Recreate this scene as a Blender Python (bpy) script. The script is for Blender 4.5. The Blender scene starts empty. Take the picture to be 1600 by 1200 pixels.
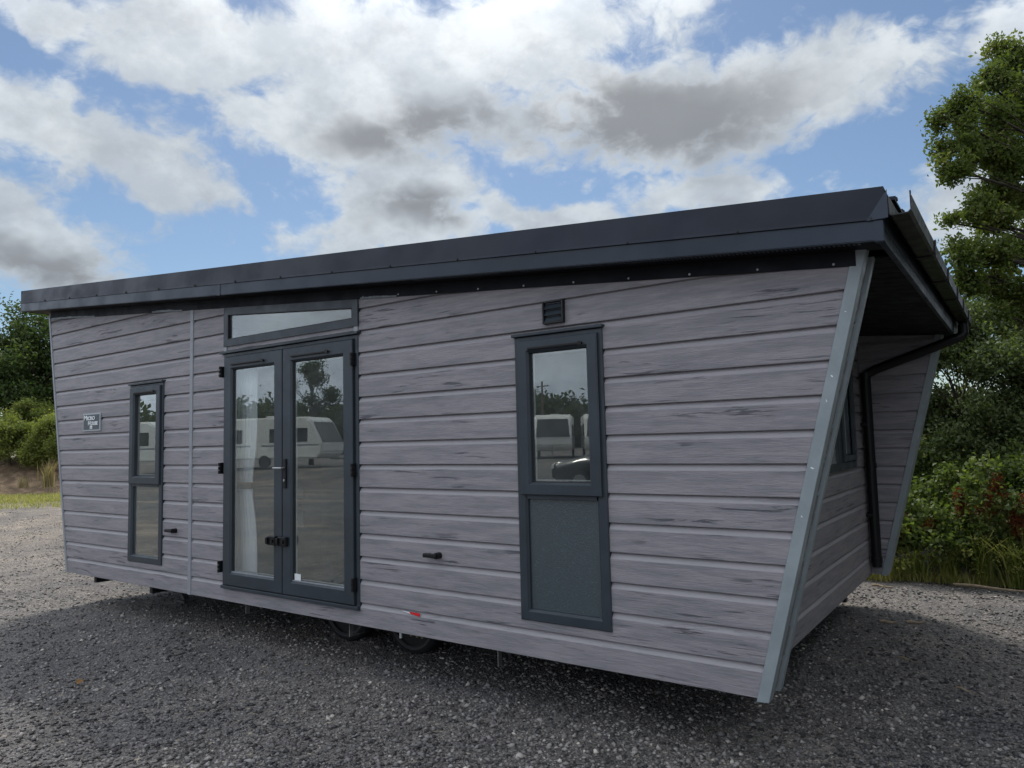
import bpy, bmesh, math, random
import numpy as np
from mathutils import Vector, Matrix
random.seed(7); rng = np.random.default_rng(11)
R = math.radians
scene = bpy.context.scene
C = scene.collection

# ------------------------------------------------------------------ camera, world, sun, exposure
G = 0.35                                   # underside of the lodge above the ground
cam = bpy.data.cameras.new('camera'); cam_o = bpy.data.objects.new('camera', cam); C.objects.link(cam_o)
cam.sensor_width = 36; cam.lens = 1129.25 / 1600 * 36; cam.clip_end = 2000; cam.clip_start = .05
rt = Vector((0.815263, 0.578588, -0.024134)); up = Vector((0.065169, -0.050257, 0.996608)); fw = Vector((-0.575412, 0.81407, 0.078679))
M = Matrix((rt, up, -fw)).transposed().to_4x4(); M.translation = Vector((4.0, -3.8253, 1.3386 + G))
cam_o.matrix_world = M
scene.camera = cam_o
scene.view_settings.view_transform = 'Standard'; scene.view_settings.look = 'None'
scene.view_settings.exposure = 0.22; scene.view_settings.gamma = 1.0

SUN_EL, SUN_AZ = R(56), R(42)              # azimuth: counter-clockwise from +Y
sdir = Vector((-math.sin(SUN_AZ) * math.cos(SUN_EL), math.cos(SUN_AZ) * math.cos(SUN_EL), math.sin(SUN_EL)))
sun = bpy.data.lights.new('sun', 'SUN'); sun.energy = 2.9; sun.angle = R(10); sun.color = (1.0, .94, .85)
sun_o = bpy.data.objects.new('sun', sun); C.objects.link(sun_o); sun_o.rotation_euler = (-sdir).to_track_quat('-Z', 'Y').to_euler()

class NT:
    def __init__(s, tree): s.t = tree; s.n = tree.nodes; s.l = tree.links
    def new(s, typ, **kw):
        n = s.n.new(typ)
        for k, v in kw.items(): setattr(n, k, v)
        return n
    def put(s, sock, v):
        if isinstance(v, bpy.types.NodeSocket): s.l.new(v, sock)
        else: sock.default_value = v
    def math(s, op, a, b=None, c=None, clamp=False):
        n = s.new('ShaderNodeMath', operation=op, use_clamp=clamp); s.put(n.inputs[0], a)
        if b is not None: s.put(n.inputs[1], b)
        if c is not None: s.put(n.inputs[2], c)
        return n.outputs[0]
    def vmath(s, op, a, b=None):
        n = s.new('ShaderNodeVectorMath', operation=op); s.put(n.inputs[0], a)
        if b is not None: s.put(n.inputs[1], b)
        return n.outputs['Value'] if op in ('LENGTH', 'DOT_PRODUCT') else n.outputs[0]
    def ramp(s, v, a, b, lo=0.0, hi=1.0, smooth=True):
        n = s.new('ShaderNodeMapRange', interpolation_type='SMOOTHSTEP' if smooth else 'LINEAR')
        s.put(n.inputs[0], v); n.inputs[1].default_value = a; n.inputs[2].default_value = b
        n.inputs[3].default_value = lo; n.inputs[4].default_value = hi
        return n.outputs[0]
    def mix(s, f, a, b, mode='MIX'):
        n = s.new('ShaderNodeMix', data_type='RGBA', blend_type=mode)
        s.put(n.inputs[0], f); s.put(n.inputs[6], a); s.put(n.inputs[7], b)
        return n.outputs[2]
    def noise(s, vec, scale, detail=4, rough=.55, col=False, dist=0.0):
        n = s.new('ShaderNodeTexNoise'); s.put(n.inputs['Vector'], vec); n.inputs['Scale'].default_value = scale
        n.inputs['Detail'].default_value = detail; n.inputs['Roughness'].default_value = rough; n.inputs['Distortion'].default_value = dist
        return n.outputs['Color' if col else 'Fac']
    def comb(s, x, y, z):
        n = s.new('ShaderNodeCombineXYZ'); s.put(n.inputs[0], x); s.put(n.inputs[1], y); s.put(n.inputs[2], z); return n.outputs[0]
    def sep(s, v):
        n = s.new('ShaderNodeSeparateXYZ'); s.put(n.inputs[0], v); return n.outputs

world = bpy.data.worlds.new('World'); scene.world = world; world.use_nodes = True
def build_world():
    w = NT(world.node_tree); w.n.clear()
    out = w.new('ShaderNodeOutputWorld'); bg = w.new('ShaderNodeBackground'); w.l.new(bg.outputs[0], out.inputs[0])
    sky = w.new('ShaderNodeTexSky', sky_type='NISHITA', sun_disc=False, sun_elevation=SUN_EL, sun_rotation=-SUN_AZ,
                air_density=1.0, dust_density=.6, ozone_density=1.6)
    d = w.new('ShaderNodeTexCoord').outputs['Generated']
    dx, dy, dz = w.sep(d)
    az = w.math('ARCTAN2', w.math('MULTIPLY', dx, -1.0), dy); el = w.math('ARCSINE', dz)
    pl3 = w.vmath('MULTIPLY', d, (2.3, 2.3, 3.3))
    warp = w.vmath('SUBTRACT', w.noise(pl3, 2.2, 4, .6, col=True), (.5, .5, .5))
    f1 = w.noise(w.vmath('ADD', pl3, w.vmath('MULTIPLY', warp, (.30, .30, .30))), 3.4, 10, .60)
    fine = w.noise(w.vmath('ADD', pl3, w.vmath('MULTIPLY', warp, (.5, .5, .5))), 11.0, 8, .62)
    f2 = w.noise(w.vmath('ADD', pl3, (5.1, 2.2, .7)), 1.3, 5, .5)
    ae = w.comb(az, el, 0.0)
    aew = w.vmath('ADD', ae, w.vmath('MULTIPLY', warp, (.17, .13, 0.0)))
    def blobs(L, v):
        acc = None
        for a, e, ra, re in L:
            p = w.vmath('MULTIPLY', w.vmath('SUBTRACT', v, (a, e, 0.0)), (1 / ra, 1 / re, 0.0))
            k = w.math('SUBTRACT', 1.0, w.vmath('LENGTH', p))
            acc = k if acc is None else w.math('MAXIMUM', acc, k)
        return acc
    BL = [(1.208, .494, .051, .022), (1.015, .491, .149, .052), (.787, .478, .178, .089), (.603, .525, .23, .072), (1.204, .374, .08, .056), (1.117, .365, .115, .06), (1.073, .331, .09, .034), (1.19, .228, .096, .048), (1.223, .252, .05, .038), (.84, .426, .148, .057), (.771, .338, .106, .049), (.771, .28, .114, .038), (.382, .42, .198, .069), (.215, .425, .132, .05), (.546, .307, .09, .024), (.361, .323, .127, .026), (.035, .245, .063, .043), (-.01, .427, .054, .032)]
    DK = [(.405, .405, .25, .075), (.734, .418, .12, .055), (.823, .408, .09, .034), (.753, .300, .08, .034), (1.182, .215, .11, .03)]
    inview = w.math('MULTIPLY', w.ramp(w.vmath('DOT_PRODUCT', d, tuple(fw)), .62, .8), w.ramp(dz, .62, .5))
    bl = w.math('MAXIMUM', blobs(BL, aew), -.75)
    gen = w.math('ADD', w.math('MULTIPLY', w.math('SUBTRACT', f2, .44), 3.0), 0.25)
    field = w.math('ADD', w.math('MULTIPLY', bl, inview), w.math('MULTIPLY', gen, w.math('SUBTRACT', 1.0, inview)))
    def billow(off):
        v = w.new('ShaderNodeTexVoronoi', feature='F1'); w.put(v.inputs['Vector'], w.vmath('ADD', w.vmath('ADD', pl3, off), w.vmath('MULTIPLY', warp, (.22, .22, .22)))); v.inputs['Scale'].default_value = 6.0
        v.inputs['Detail'].default_value = 4.0; v.inputs['Roughness'].default_value = .55; v.inputs['Lacunarity'].default_value = 2.1; v.normalize = True
        return v.outputs['Distance']
    b1 = billow((0, 0, 0)); b2 = billow((-.015, .02, .075))
    dens = w.math('ADD', field, w.math('ADD', w.math('MULTIPLY', w.math('SUBTRACT', f1, .5), 2.3), w.math('ADD', w.math('MULTIPLY', w.math('SUBTRACT', fine, .5), .7), w.math('MULTIPLY', w.math('SUBTRACT', .40, b1), 2.0))))
    cover = w.math('POWER', w.ramp(dens, -.24, .44), 1.1)
    # bases of the thick clouds are grey, tops towards the sun bright
    dk = w.math('MULTIPLY', w.math('MULTIPLY', w.ramp(w.math('ADD', blobs(DK, aew), w.math('MULTIPLY', w.math('SUBTRACT', f1, .5), .5)), -.35, .75), w.ramp(dens, -.1, .9)), inview)
    gd = w.math('MULTIPLY', w.ramp(dens, .6, 1.6), w.math('SUBTRACT', 1.0, inview))
    relief = w.math('MULTIPLY', w.math('ADD', w.math('SUBTRACT', b1, b2), .05), 2.6, clamp=True)
    thick = w.math('MULTIPLY', relief, w.ramp(dens, -.1, .7))
    shade = w.math('MAXIMUM', w.math('MULTIPLY', dk, .92), w.math('MAXIMUM', w.math('MULTIPLY', gd, .6), w.math('MULTIPLY', thick, .42)))
    white = w.mix(w.ramp(el, .1, .55), (.46, .51, .56, 1), (.64, .68, .71, 1))
    white = w.mix(1.0, white, w.mix(w.ramp(w.noise(pl3, 4.0, 6, .6), .35, .65), (.80, .82, .85, 1), (1.08, 1.08, 1.07, 1)), 'MULTIPLY')
    white = w.mix(1.0, white, w.mix(inview, (2.0, 2.0, 2.1, 1), (1, 1, 1, 1)), 'MULTIPLY')
    cloud = w.mix(shade, white, w.mix(inview, (.55, .57, .62, 1), (.225, .235, .25, 1)))
    glow = w.ramp(w.vmath('DOT_PRODUCT', d, tuple(sdir)), .80, 1.0)
    cloud = w.mix(1.0, cloud, w.mix(glow, (1, 1, 1, 1), (1.45, 1.42, 1.4, 1)), 'MULTIPLY')
    skyc = w.mix(1.0, sky.outputs[0], (SKY * .92, SKY * 1.0, SKY * 1.04, 1), 'MULTIPLY')
    w.l.new(w.mix(w.math('MULTIPLY', cover, .96), skyc, cloud), bg.inputs[0]); bg.inputs[1].default_value = 1.0
SKY = 0.080
build_world()

# ------------------------------------------------------------------ materials
def mat(name, col, rough=.5, metal=0.0, spec=.5, bump=None, var=None, coat=0.0):
    m = bpy.data.materials.new(name); m.use_nodes = True; w = NT(m.node_tree); b = w.n['Principled BSDF']
    b.inputs['Base Color'].default_value = (*col, 1); b.inputs['Roughness'].default_value = rough
    b.inputs['Metallic'].default_value = metal; b.inputs['Specular IOR Level'].default_value = spec
    b.inputs['Coat Weight'].default_value = coat
    oc = w.new('ShaderNodeTexCoord').outputs['Object']
    if var:                                    # (scale, amount): dirt and fading
        sc, am = var
        n = w.noise(oc, sc, 6, .65)
        c = w.mix(w.ramp(n, .35, .7), (*[x * (1 - am) for x in col], 1), (*[min(1, x * (1 + am)) for x in col], 1))
        w.l.new(c, b.inputs['Base Color'])
        w.l.new(w.ramp(w.noise(oc, sc * 3, 4, .6), .3, .7, max(.05, rough - .08), min(1, rough + .12)), b.inputs['Roughness'])
    if bump:
        sc, st = bump
        n = w.new('ShaderNodeBump'); n.inputs['Strength'].default_value = st; n.inputs['Distance'].default_value = .004
        w.l.new(w.noise(oc, sc, 4, .6), n.inputs['Height']); w.l.new(n.outputs[0], b.inputs['Normal'])
    return m

M_frame = mat('anthracite_upvc', (.027, .036, .045), .40, 0, .4, (160, .12), (3, .12))
M_gasket = mat('black_rubber', (.006, .007, .009), .6)
M_fascia = mat('anthracite_steel_fascia', (.013, .022, .036), .36, 0.0, .35, (2.2, .35), (1.2, .2))
M_cap = mat('anthracite_steel_cap', (.008, .012, .023), .46, 0.0, .3, (1.6, .4), (1.0, .22))
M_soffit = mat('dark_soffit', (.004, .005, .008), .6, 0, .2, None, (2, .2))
M_trim = mat('grey_corner_trim', (.225, .262, .275), .42, 0, .5, (60, .05), (5, .10))
M_trim2 = mat('grey_joint_trim', (.235, .25, .27), .45, 0, .5, None, (5, .08))
M_gutter = mat('black_gutter_plastic', (.008, .009, .009), .36, 0, .4, (30, .15), (4, .5))
M_black = mat('black_plastic', (.005, .005, .006), .45, 0, .3)
M_steel = mat('black_painted_steel', (.012, .012, .013), .55, 0, .4, None, (8, .3))
M_galv = mat('galvanised_steel', (.28, .28, .27), .45, .8, .5, None, (12, .25))
M_steelgrey = mat('dull_wheel_rim', (.09, .09, .09), .5, .4)
M_galvdull = mat('weathered_steel', (.10, .10, .10), .6, .5, .4, None, (12, .3))
M_tyre = mat('tyre_rubber', (.014, .014, .015), .8, 0, .3, (80, .3))
M_white = mat('white_plastic', (.66, .68, .68), .4, 0, .5, None, (3, .05))
M_van = mat('cream_white_caravan_skin', (.60, .61, .58), .3, 0, .5, None, (1.5, .06))
M_vanstripe = mat('grey_stripe', (.16, .18, .20), .35)
M_vanglass = mat('tinted_acrylic', (.012, .015, .017), .08, 0, .6)
M_carpaint = mat('dark_car_paint', (.012, .014, .018), .25, .3, .5, None, None, 1.0)
M_red = mat('red_reflector', (.62, .015, .02), .3)
M_silver = mat('silver_handle', (.5, .5, .5), .3, .9)
M_slate = mat('dark_slate_plaque', (.055, .065, .075), .45, 0, .5, None, (20, .12))
M_plaqueedge = mat('pale_plaque_border', (.33, .37, .39), .45)
M_letter = mat('pale_lettering', (.72, .75, .76), .5)
M_floor = mat('brown_carpet', (.10, .08, .06), .95, 0, .2, (200, .6), (20, .3))
M_inwall = mat('interior_board', (.13, .115, .095), .7, 0, .3, None, (2, .1))
M_board = mat('dark_loose_board', (.02, .02, .02), .6)
M_soil = mat('bare_brown_soil', (.22, .155, .10), .95, 0, .2, (9, .9), (2.5, .45))
M_twig = mat('bleached_twig', (.27, .21, .14), .8, 0, .3, None, (30, .25))
M_leaflit = mat('fallen_brown_leaf', (.33, .17, .05), .7, 0, .3, None, (30, .25))
M_perf = mat('vent_strip', (.05, .06, .07), .4, 0, .5)
M_sock = mat('socket_plate', (.5, .5, .48), .4)
M_seal = mat('grey_sealant', (.16, .185, .20), .5, 0, .4, (30, .6), (9, .25))
M_post = mat('brown_wood_pole', (.10, .075, .05), .8)

def cladding():
    m = bpy.data.materials.new('grey_embossed_cladding'); m.use_nodes = True; w = NT(m.node_tree); b = w.n['Principled BSDF']
    p = w.new('ShaderNodeNewGeometry').outputs['Position']; x, y, z = w.sep(p)
    bd = w.math('FLOOR', w.math('DIVIDE', w.math('SUBTRACT', z, G), .17013))
    xy = w.math('ADD', x, w.math('MULTIPLY', y, 1.0))
    xo = w.math('ADD', xy, w.math('MULTIPLY', w.math('FRACT', w.math('MULTIPLY', w.math('SINE', w.math('MULTIPLY', bd, 12.9898)), 437.5)), 37.0))
    wob = w.noise(w.comb(w.math('MULTIPLY', xo, 1.3), 0.0, w.math('MULTIPLY', z, 3.0)), 1.0, 3, .5)
    zz = w.math('ADD', z, w.math('MULTIPLY', wob, .05))
    long_ = w.comb(w.math('MULTIPLY', xo, 1.0), w.math('MULTIPLY', bd, 7.3), w.math('MULTIPLY', zz, 11.0))
    big = w.noise(long_, 2.2, 5, .62)                       # broad darker patches
    streak = w.noise(w.comb(w.math('MULTIPLY', xo, 2.6), w.math('MULTIPLY', bd, 3.1), w.math('MULTIPLY', zz, 46.0)), 1.0, 5, .62, dist=.5)
    area = w.noise(w.comb(xo, w.math('MULTIPLY', bd, 5.7), w.math('MULTIPLY', z, 4.0)), 1.25, 3, .6)
    dark = w.math('MULTIPLY', w.ramp(streak, .55, .62), w.ramp(area, .50, .61))
    fine = w.noise(w.comb(w.math('MULTIPLY', xo, 7.0), y, w.math('MULTIPLY', zz, 95.0)), 1.0, 5, .7)
    base = w.mix(w.ramp(big, .36, .68), (.272, .254, .268, 1), (.190, .184, .201, 1))
    base = w.mix(w.math('MULTIPLY', w.math('SUBTRACT', 1.0, w.ramp(fine, .38, .60)), .30), base, (.12, .115, .125, 1))
    fz = w.math('FRACT', w.math('DIVIDE', w.math('SUBTRACT', z, G), .17013))      # the bevel along each board's top edge is unprinted, its sky-lit paleness painted in
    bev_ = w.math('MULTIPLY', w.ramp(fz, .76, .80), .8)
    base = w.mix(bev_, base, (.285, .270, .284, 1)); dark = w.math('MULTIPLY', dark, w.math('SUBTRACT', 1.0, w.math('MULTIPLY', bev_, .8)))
    col = w.mix(w.math('MULTIPLY', dark, .8), base, (.045, .045, .060, 1))
    w.l.new(col, b.inputs['Base Color']); b.inputs['Roughness'].default_value = .52; b.inputs['Specular IOR Level'].default_value = .42
    bm_ = w.new('ShaderNodeBump'); bm_.inputs['Strength'].default_value = .9; bm_.inputs['Distance'].default_value = .004
    h = w.math('ADD', w.math('MULTIPLY', w.noise(w.comb(w.math('MULTIPLY', xo, 14.0), y, w.math('MULTIPLY', zz, 150.0)), 1.0, 4, .7), 1.0), w.math('MULTIPLY', dark, -.35))
    w.l.new(h, bm_.inputs['Height']); w.l.new(bm_.outputs[0], b.inputs['Normal'])
    return m
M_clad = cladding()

def glass(name, tint=(.90, .92, .92), boost=2.7, rough=0.0):
    m = bpy.data.materials.new(name); m.use_nodes = True; w = NT(m.node_tree); w.n.clear()
    out = w.new('ShaderNodeOutputMaterial'); mx = w.new('ShaderNodeMixShader'); tr = w.new('ShaderNodeBsdfTransparent'); gl = w.new('ShaderNodeBsdfGlossy')
    tr.inputs[0].default_value = (*tint, 1); gl.inputs['Roughness'].default_value = rough; gl.inputs['Color'].default_value = (.93, .97, .95, 1)
    fc = w.new('ShaderNodeLayerWeight'); fc.inputs[0].default_value = .5
    f5 = w.math('POWER', fc.outputs['Facing'], 5.0)
    w.l.new(w.math('MINIMUM', w.math('MULTIPLY', w.math('ADD', .045, w.math('MULTIPLY', f5, .955)), boost), .95), mx.inputs[0])    # each face of the unit stands for the two of its pane
    bp = w.new('ShaderNodeBump'); bp.inputs['Strength'].default_value = .02; bp.inputs['Distance'].default_value = .02
    w.l.new(w.noise(w.new('ShaderNodeTexCoord').outputs['Object'], 1.4, 1, .4), bp.inputs['Height']); w.l.new(bp.outputs[0], gl.inputs['Normal'])
    w.l.new(tr.outputs[0], mx.inputs[1]); w.l.new(gl.outputs[0], mx.inputs[2])
    df = w.new('ShaderNodeBsdfDiffuse'); df.inputs[0].default_value = (.42, .46, .46, 1); md = w.new('ShaderNodeMixShader')      # thin film of dust
    w.l.new(w.ramp(w.noise(w.new('ShaderNodeTexCoord').outputs['Object'], 3.0, 6, .65), .3, .75, .025, .07), md.inputs[0])
    w.l.new(mx.outputs[0], md.inputs[1]); w.l.new(df.outputs[0], md.inputs[2]); w.l.new(md.outputs[0], out.inputs[0])
    return m
M_glass = glass('double_glazing')
def obscured():
    m = bpy.data.materials.new('obscured_glass'); m.use_nodes = True; w = NT(m.node_tree); b = w.n['Principled BSDF']
    oc = w.new('ShaderNodeTexCoord').outputs['Object']
    sp = w.ramp(w.noise(oc, 130, 3, .7), .60, .72)
    w.l.new(w.mix(sp, (.042, .060, .068, 1), (.13, .17, .18, 1)), b.inputs['Base Color'])
    b.inputs['Roughness'].default_value = .22; b.inputs['Specular IOR Level'].default_value = .8
    bp = w.new('ShaderNodeBump'); bp.inputs['Strength'].default_value = .55; bp.inputs['Distance'].default_value = .003
    w.l.new(w.noise(oc, 105, 3, .6), bp.inputs['Height']); w.l.new(bp.outputs[0], b.inputs['Normal'])
    return m
M_obs = obscured()
def fabric():
    m = bpy.data.materials.new('white_voile'); m.use_nodes = True; w = NT(m.node_tree); w.n.clear()
    out = w.new('ShaderNodeOutputMaterial'); mx = w.new('ShaderNodeMixShader'); a = w.new('ShaderNodeBsdfDiffuse'); t = w.new('ShaderNodeBsdfTranslucent')
    a.inputs[0].default_value = (.90, .92, .95, 1); t.inputs[0].default_value = (.8, .82, .86, 1); mx.inputs[0].default_value = .2
    w.l.new(a.outputs[0], mx.inputs[1]); w.l.new(t.outputs[0], mx.inputs[2]); w.l.new(mx.outputs[0], out.inputs[0]); return m
M_voile = fabric()

def leafmat(name, c1, c2, c3, rough=.6, trans=.4):
    m = bpy.data.materials.new(name); m.use_nodes = True; w = NT(m.node_tree); w.n.clear()
    out = w.new('ShaderNodeOutputMaterial'); mx = w.new('ShaderNodeMixShader'); b = w.new('ShaderNodeBsdfPrincipled'); t = w.new('ShaderNodeBsdfTranslucent')
    at = w.new('ShaderNodeAttribute', attribute_name='tone').outputs['Fac']
    c = w.mix(w.ramp(at, 0, .55, smooth=False), (*c1, 1), (*c2, 1)); c = w.mix(w.ramp(at, .72, 1.0, smooth=False), c, (*c3, 1))
    w.l.new(c, b.inputs['Base Color']); b.inputs['Roughness'].default_value = rough; b.inputs['Specular IOR Level'].default_value = .22
    w.l.new(w.mix(1.0, c, (1.5, 1.65, .75, 1), 'MULTIPLY'), t.inputs[0]); mx.inputs[0].default_value = trans
    w.l.new(b.outputs[0], mx.inputs[1]); w.l.new(t.outputs[0], mx.inputs[2]); w.l.new(mx.outputs[0], out.inputs[0]); return m
M_oak = leafmat('oak_leaf', (.050, .070, .022), (.100, .128, .036), (.20, .205, .07))
M_darkleaf = leafmat('dark_tree_leaf', (.030, .046, .018), (.05, .075, .025), (.085, .11, .035))
M_bush = leafmat('bush_leaf', (.06, .085, .025), (.14, .165, .045), (.27, .27, .085))
M_grey = leafmat('hawthorn_leaf', (.045, .064, .028), (.10, .128, .055), (.19, .215, .10))
M_bramble = leafmat('bramble_leaf', (.035, .06, .016), (.098, .132, .040), (.24, .25, .085), trans=.38)
M_grass = leafmat('grass_blade', (.12, .165, .04), (.23, .26, .07), (.42, .37, .17), trans=.5)
M_verge = leafmat('verge_grass', (.14, .15, .05), (.25, .24, .085), (.42, .36, .18), trans=.4)
M_dry = leafmat('dry_weed', (.17, .13, .07), (.26, .21, .12), (.38, .33, .20))
M_dock = leafmat('dock_seed', (.10, .028, .014), (.15, .045, .02), (.20, .08, .035))
M_bark = mat('oak_bark', (.06, .05, .04), .9, 0, .2, (30, .9), (6, .3))
M_far = leafmat('far_wood_leaf', (.04, .055, .028), (.06, .078, .035), (.09, .105, .05))

def groundmat():
    m = bpy.data.materials.new('asphalt_planings'); m.use_nodes = True; w = NT(m.node_tree); b = w.n['Principled BSDF']
    p = w.new('ShaderNodeNewGeometry').outputs['Position']; x, y, z = w.sep(p)
    def vor(sc, out='Color'):
        n = w.new('ShaderNodeTexVoronoi'); w.put(n.inputs['Vector'], w.vmath('ADD', p, w.vmath('MULTIPLY', w.noise(p, 30, 2, .5, col=True), (.02, .02, .02)))); n.inputs['Scale'].default_value = sc; return n.outputs[out]
    v1 = w.sep(vor(95)); v2 = w.sep(vor(42)); v3 = w.sep(vor(210))
    tone = w.math('ADD', w.math('MULTIPLY', v1[0], .5), w.math('ADD', w.math('MULTIPLY', v2[1], .2), w.math('MULTIPLY', v3[0], .3)))
    big = w.noise(p, .55, 5, .6); mid = w.noise(p, 3.5, 4, .6)
    c = w.mix(w.ramp(tone, .15, .9, smooth=False), (.032, .030, .030, 1), (.215, .204, .196, 1))
    c = w.mix(w.math('MULTIPLY', w.ramp(v1[1], .955, .99), .8), c, (.38, .37, .34, 1))
    c = w.mix(w.math('MULTIPLY', w.ramp(v2[0], .975, .995), .7), c, (.33, .29, .22, 1))
    tint = w.mix(w.ramp(big, .35, .65), (.78, .79, .82, 1), (1.22, 1.18, 1.12, 1))
    c = w.mix(1.0, c, tint, 'MULTIPLY')
    c = w.mix(1.0, c, w.mix(w.ramp(mid, .35, .65), (.82, .82, .83, 1), (1.15, 1.14, 1.13, 1)), 'MULTIPLY')
    left = w.math('MULTIPLY', w.ramp(x, -3.0, -12.0), w.ramp(y, -8.0, -2.0))                      # sunlit warmth painted into the planings towards the far end
    c = w.mix(1.0, c, w.mix(left, (1, 1, 1, 1), (1.22, 1.14, 1.02, 1)), 'MULTIPLY')
    trk = w.math('MULTIPLY', w.ramp(w.noise(w.comb(w.math('MULTIPLY', x, .35), w.math('ADD', y, w.math('MULTIPLY', x, .2)), 0.0), .9, 3, .5), .56, .66), w.ramp(x, -5.0, -9.0))
    c = w.mix(w.math('MULTIPLY', trk, .55), c, (.30, .25, .19, 1))
    w.l.new(c, b.inputs['Base Color']); b.inputs['Roughness'].default_value = .8; b.inputs['Specular IOR Level'].default_value = .3
    bp = w.new('ShaderNodeBump'); bp.inputs['Strength'].default_value = .9; bp.inputs['Distance'].default_value = .012
    w.l.new(w.math('ADD', w.math('MULTIPLY', vor(70, 'Distance'), -1.0), w.math('MULTIPLY', v2[2], .6)), bp.inputs['Height']); w.l.new(bp.outputs[0], b.inputs['Normal'])
    return m
M_ground = groundmat()
def stonemat():
    m = bpy.data.materials.new('loose_chippings'); m.use_nodes = True; w = NT(m.node_tree); b = w.n['Principled BSDF']
    at = w.new('ShaderNodeAttribute', attribute_name='tone').outputs['Fac']
    c = w.mix(w.ramp(at, 0, .85, smooth=False), (.027, .026, .027, 1), (.225, .214, .206, 1)); c = w.mix(w.ramp(at, .95, 1.0, smooth=False), c, (.44, .41, .37, 1))
    x = w.sep(w.new('ShaderNodeNewGeometry').outputs['Position'])[0]
    c = w.mix(1.0, c, w.mix(w.ramp(x, -3.0, -12.0), (1, 1, 1, 1), (1.22, 1.14, 1.02, 1)), 'MULTIPLY')  # the same sunlit warmth painted into the chippings
    pg = w.new('ShaderNodeNewGeometry').outputs['Position']
    c = w.mix(1.0, c, w.mix(w.ramp(w.noise(w.vmath('MULTIPLY', pg, (.8, 1.5, 1.0)), .9, 5, .62), .36, .64), (.68, .68, .70, 1), (1.32, 1.29, 1.25, 1)), 'MULTIPLY')
    w.l.new(c, b.inputs['Base Color']); b.inputs['Roughness'].default_value = .7; b.inputs['Specular IOR Level'].default_value = .35
    return m
M_stone = stonemat()

# ------------------------------------------------------------------ mesh helpers
def bbox(bm, x0, x1, y0, y1, z0, z1, bev=0.0):
    vs = [bm.verts.new((x, y, z)) for z in (z0, z1) for y in (y0, y1) for x in (x0, x1)]
    q = [(0, 2, 3, 1), (4, 5, 7, 6), (0, 1, 5, 4), (2, 6, 7, 3), (0, 4, 6, 2), (1, 3, 7, 5)]
    fs = [bm.faces.new([vs[i] for i in f]) for f in q]
    if bev > 0:
        es = list({e for f in fs for e in f.edges})
        bmesh.ops.bevel(bm, geom=es, offset=bev, segments=2, affect='EDGES', profile=.5)
    return vs
def prism(bm, poly, off):
    """poly: 3D points of a planar outline, off: extrusion vector"""
    a = [bm.verts.new(p) for p in poly]; b = [bm.verts.new(Vector(p) + Vector(off)) for p in poly]; n = len(a)
    bm.faces.new(a); bm.faces.new(b[::-1])
    for i in range(n): bm.faces.new([a[i], b[i], b[(i + 1) % n], a[(i + 1) % n]])
def cyl(bm, p, q, r0, r1=None, seg=14, caps=True):
    p, q = Vector(p), Vector(q); r1 = r0 if r1 is None else r1; d = (q - p).normalized()
    a = d.orthogonal().normalized(); b = d.cross(a)
    A, B = [], []
    for i in range(seg):
        t = 2 * math.pi * i / seg; o = a * math.cos(t) + b * math.sin(t)
        A.append(bm.verts.new(p + o * r0)); B.append(bm.verts.new(q + o * r1))
    for i in range(seg): bm.faces.new([A[i], A[(i + 1) % seg], B[(i + 1) % seg], B[i]])
    if caps: bm.faces.new(A[::-1]); bm.faces.new(B)
def tube(bm, pts, rad, seg=8):
    rings = []
    pts = [Vector(p) for p in pts]; ref = None
    for i, p in enumerate(pts):
        d = (pts[min(i + 1, len(pts) - 1)] - pts[max(i - 1, 0)]).normalized()
        a = d.orthogonal().normalized() if ref is None else (ref - d * ref.dot(d)).normalized()
        ref = a; b = d.cross(a); r = rad[i] if isinstance(rad, (list, tuple)) else rad
        rings.append([bm.verts.new(p + (a * math.cos(2 * math.pi * k / seg) + b * math.sin(2 * math.pi * k / seg)) * r) for k in range(seg)])
    for A, B in zip(rings, rings[1:]):
        for k in range(seg): bm.faces.new([A[k], A[(k + 1) % seg], B[(k + 1) % seg], B[k]])
    bm.faces.new(rings[0][::-1]); bm.faces.new(rings[-1])

def obj(name, bm, m, parent=None, smooth=False, world=True, label=None):
    me = bpy.data.meshes.new(name); bmesh.ops.recalc_face_normals(bm, faces=bm.faces)
    if world and parent is not None:
        off = Vector(parent['org']) if 'org' in parent else Vector((0, 0, 0))
        for v in bm.verts: v.co -= off
    bm.to_mesh(me); bm.free()
    for k in (m if isinstance(m, (list, tuple)) else [m]): me.materials.append(k)
    if smooth:
        for p in me.polygons: p.use_smooth = True
    o = bpy.data.objects.new(name, me); C.objects.link(o)
    if parent is not None:
        o.parent = parent
        if world and 'org' in parent: ORG[o.name] = parent['org']; o['org'] = list(parent['org'])
    if label: o['label'] = label
    return o
ORG = {}
def tag(o, label, cat, group=None, kind=None):
    o['label'] = label
    if cat: o['category'] = cat
    if group: o['group'] = group
    if kind: o['kind'] = kind
    return o
def thing(name, label, cat, loc=(0, 0, 0), rz=0, group=None):
    o = bpy.data.objects.new(name, None); C.objects.link(o); o.location = loc; o.rotation_euler = (0, 0, rz); o.empty_display_size = .3
    if rz == 0: o['org'] = list(loc)
    return tag(o, label, cat, group)
def struct(name, bm, m, label=None, smooth=False):
    o = obj(name, bm, m, smooth=smooth); o['kind'] = 'structure'
    if label: o['label'] = label
    return o
NB = bmesh.new

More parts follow.
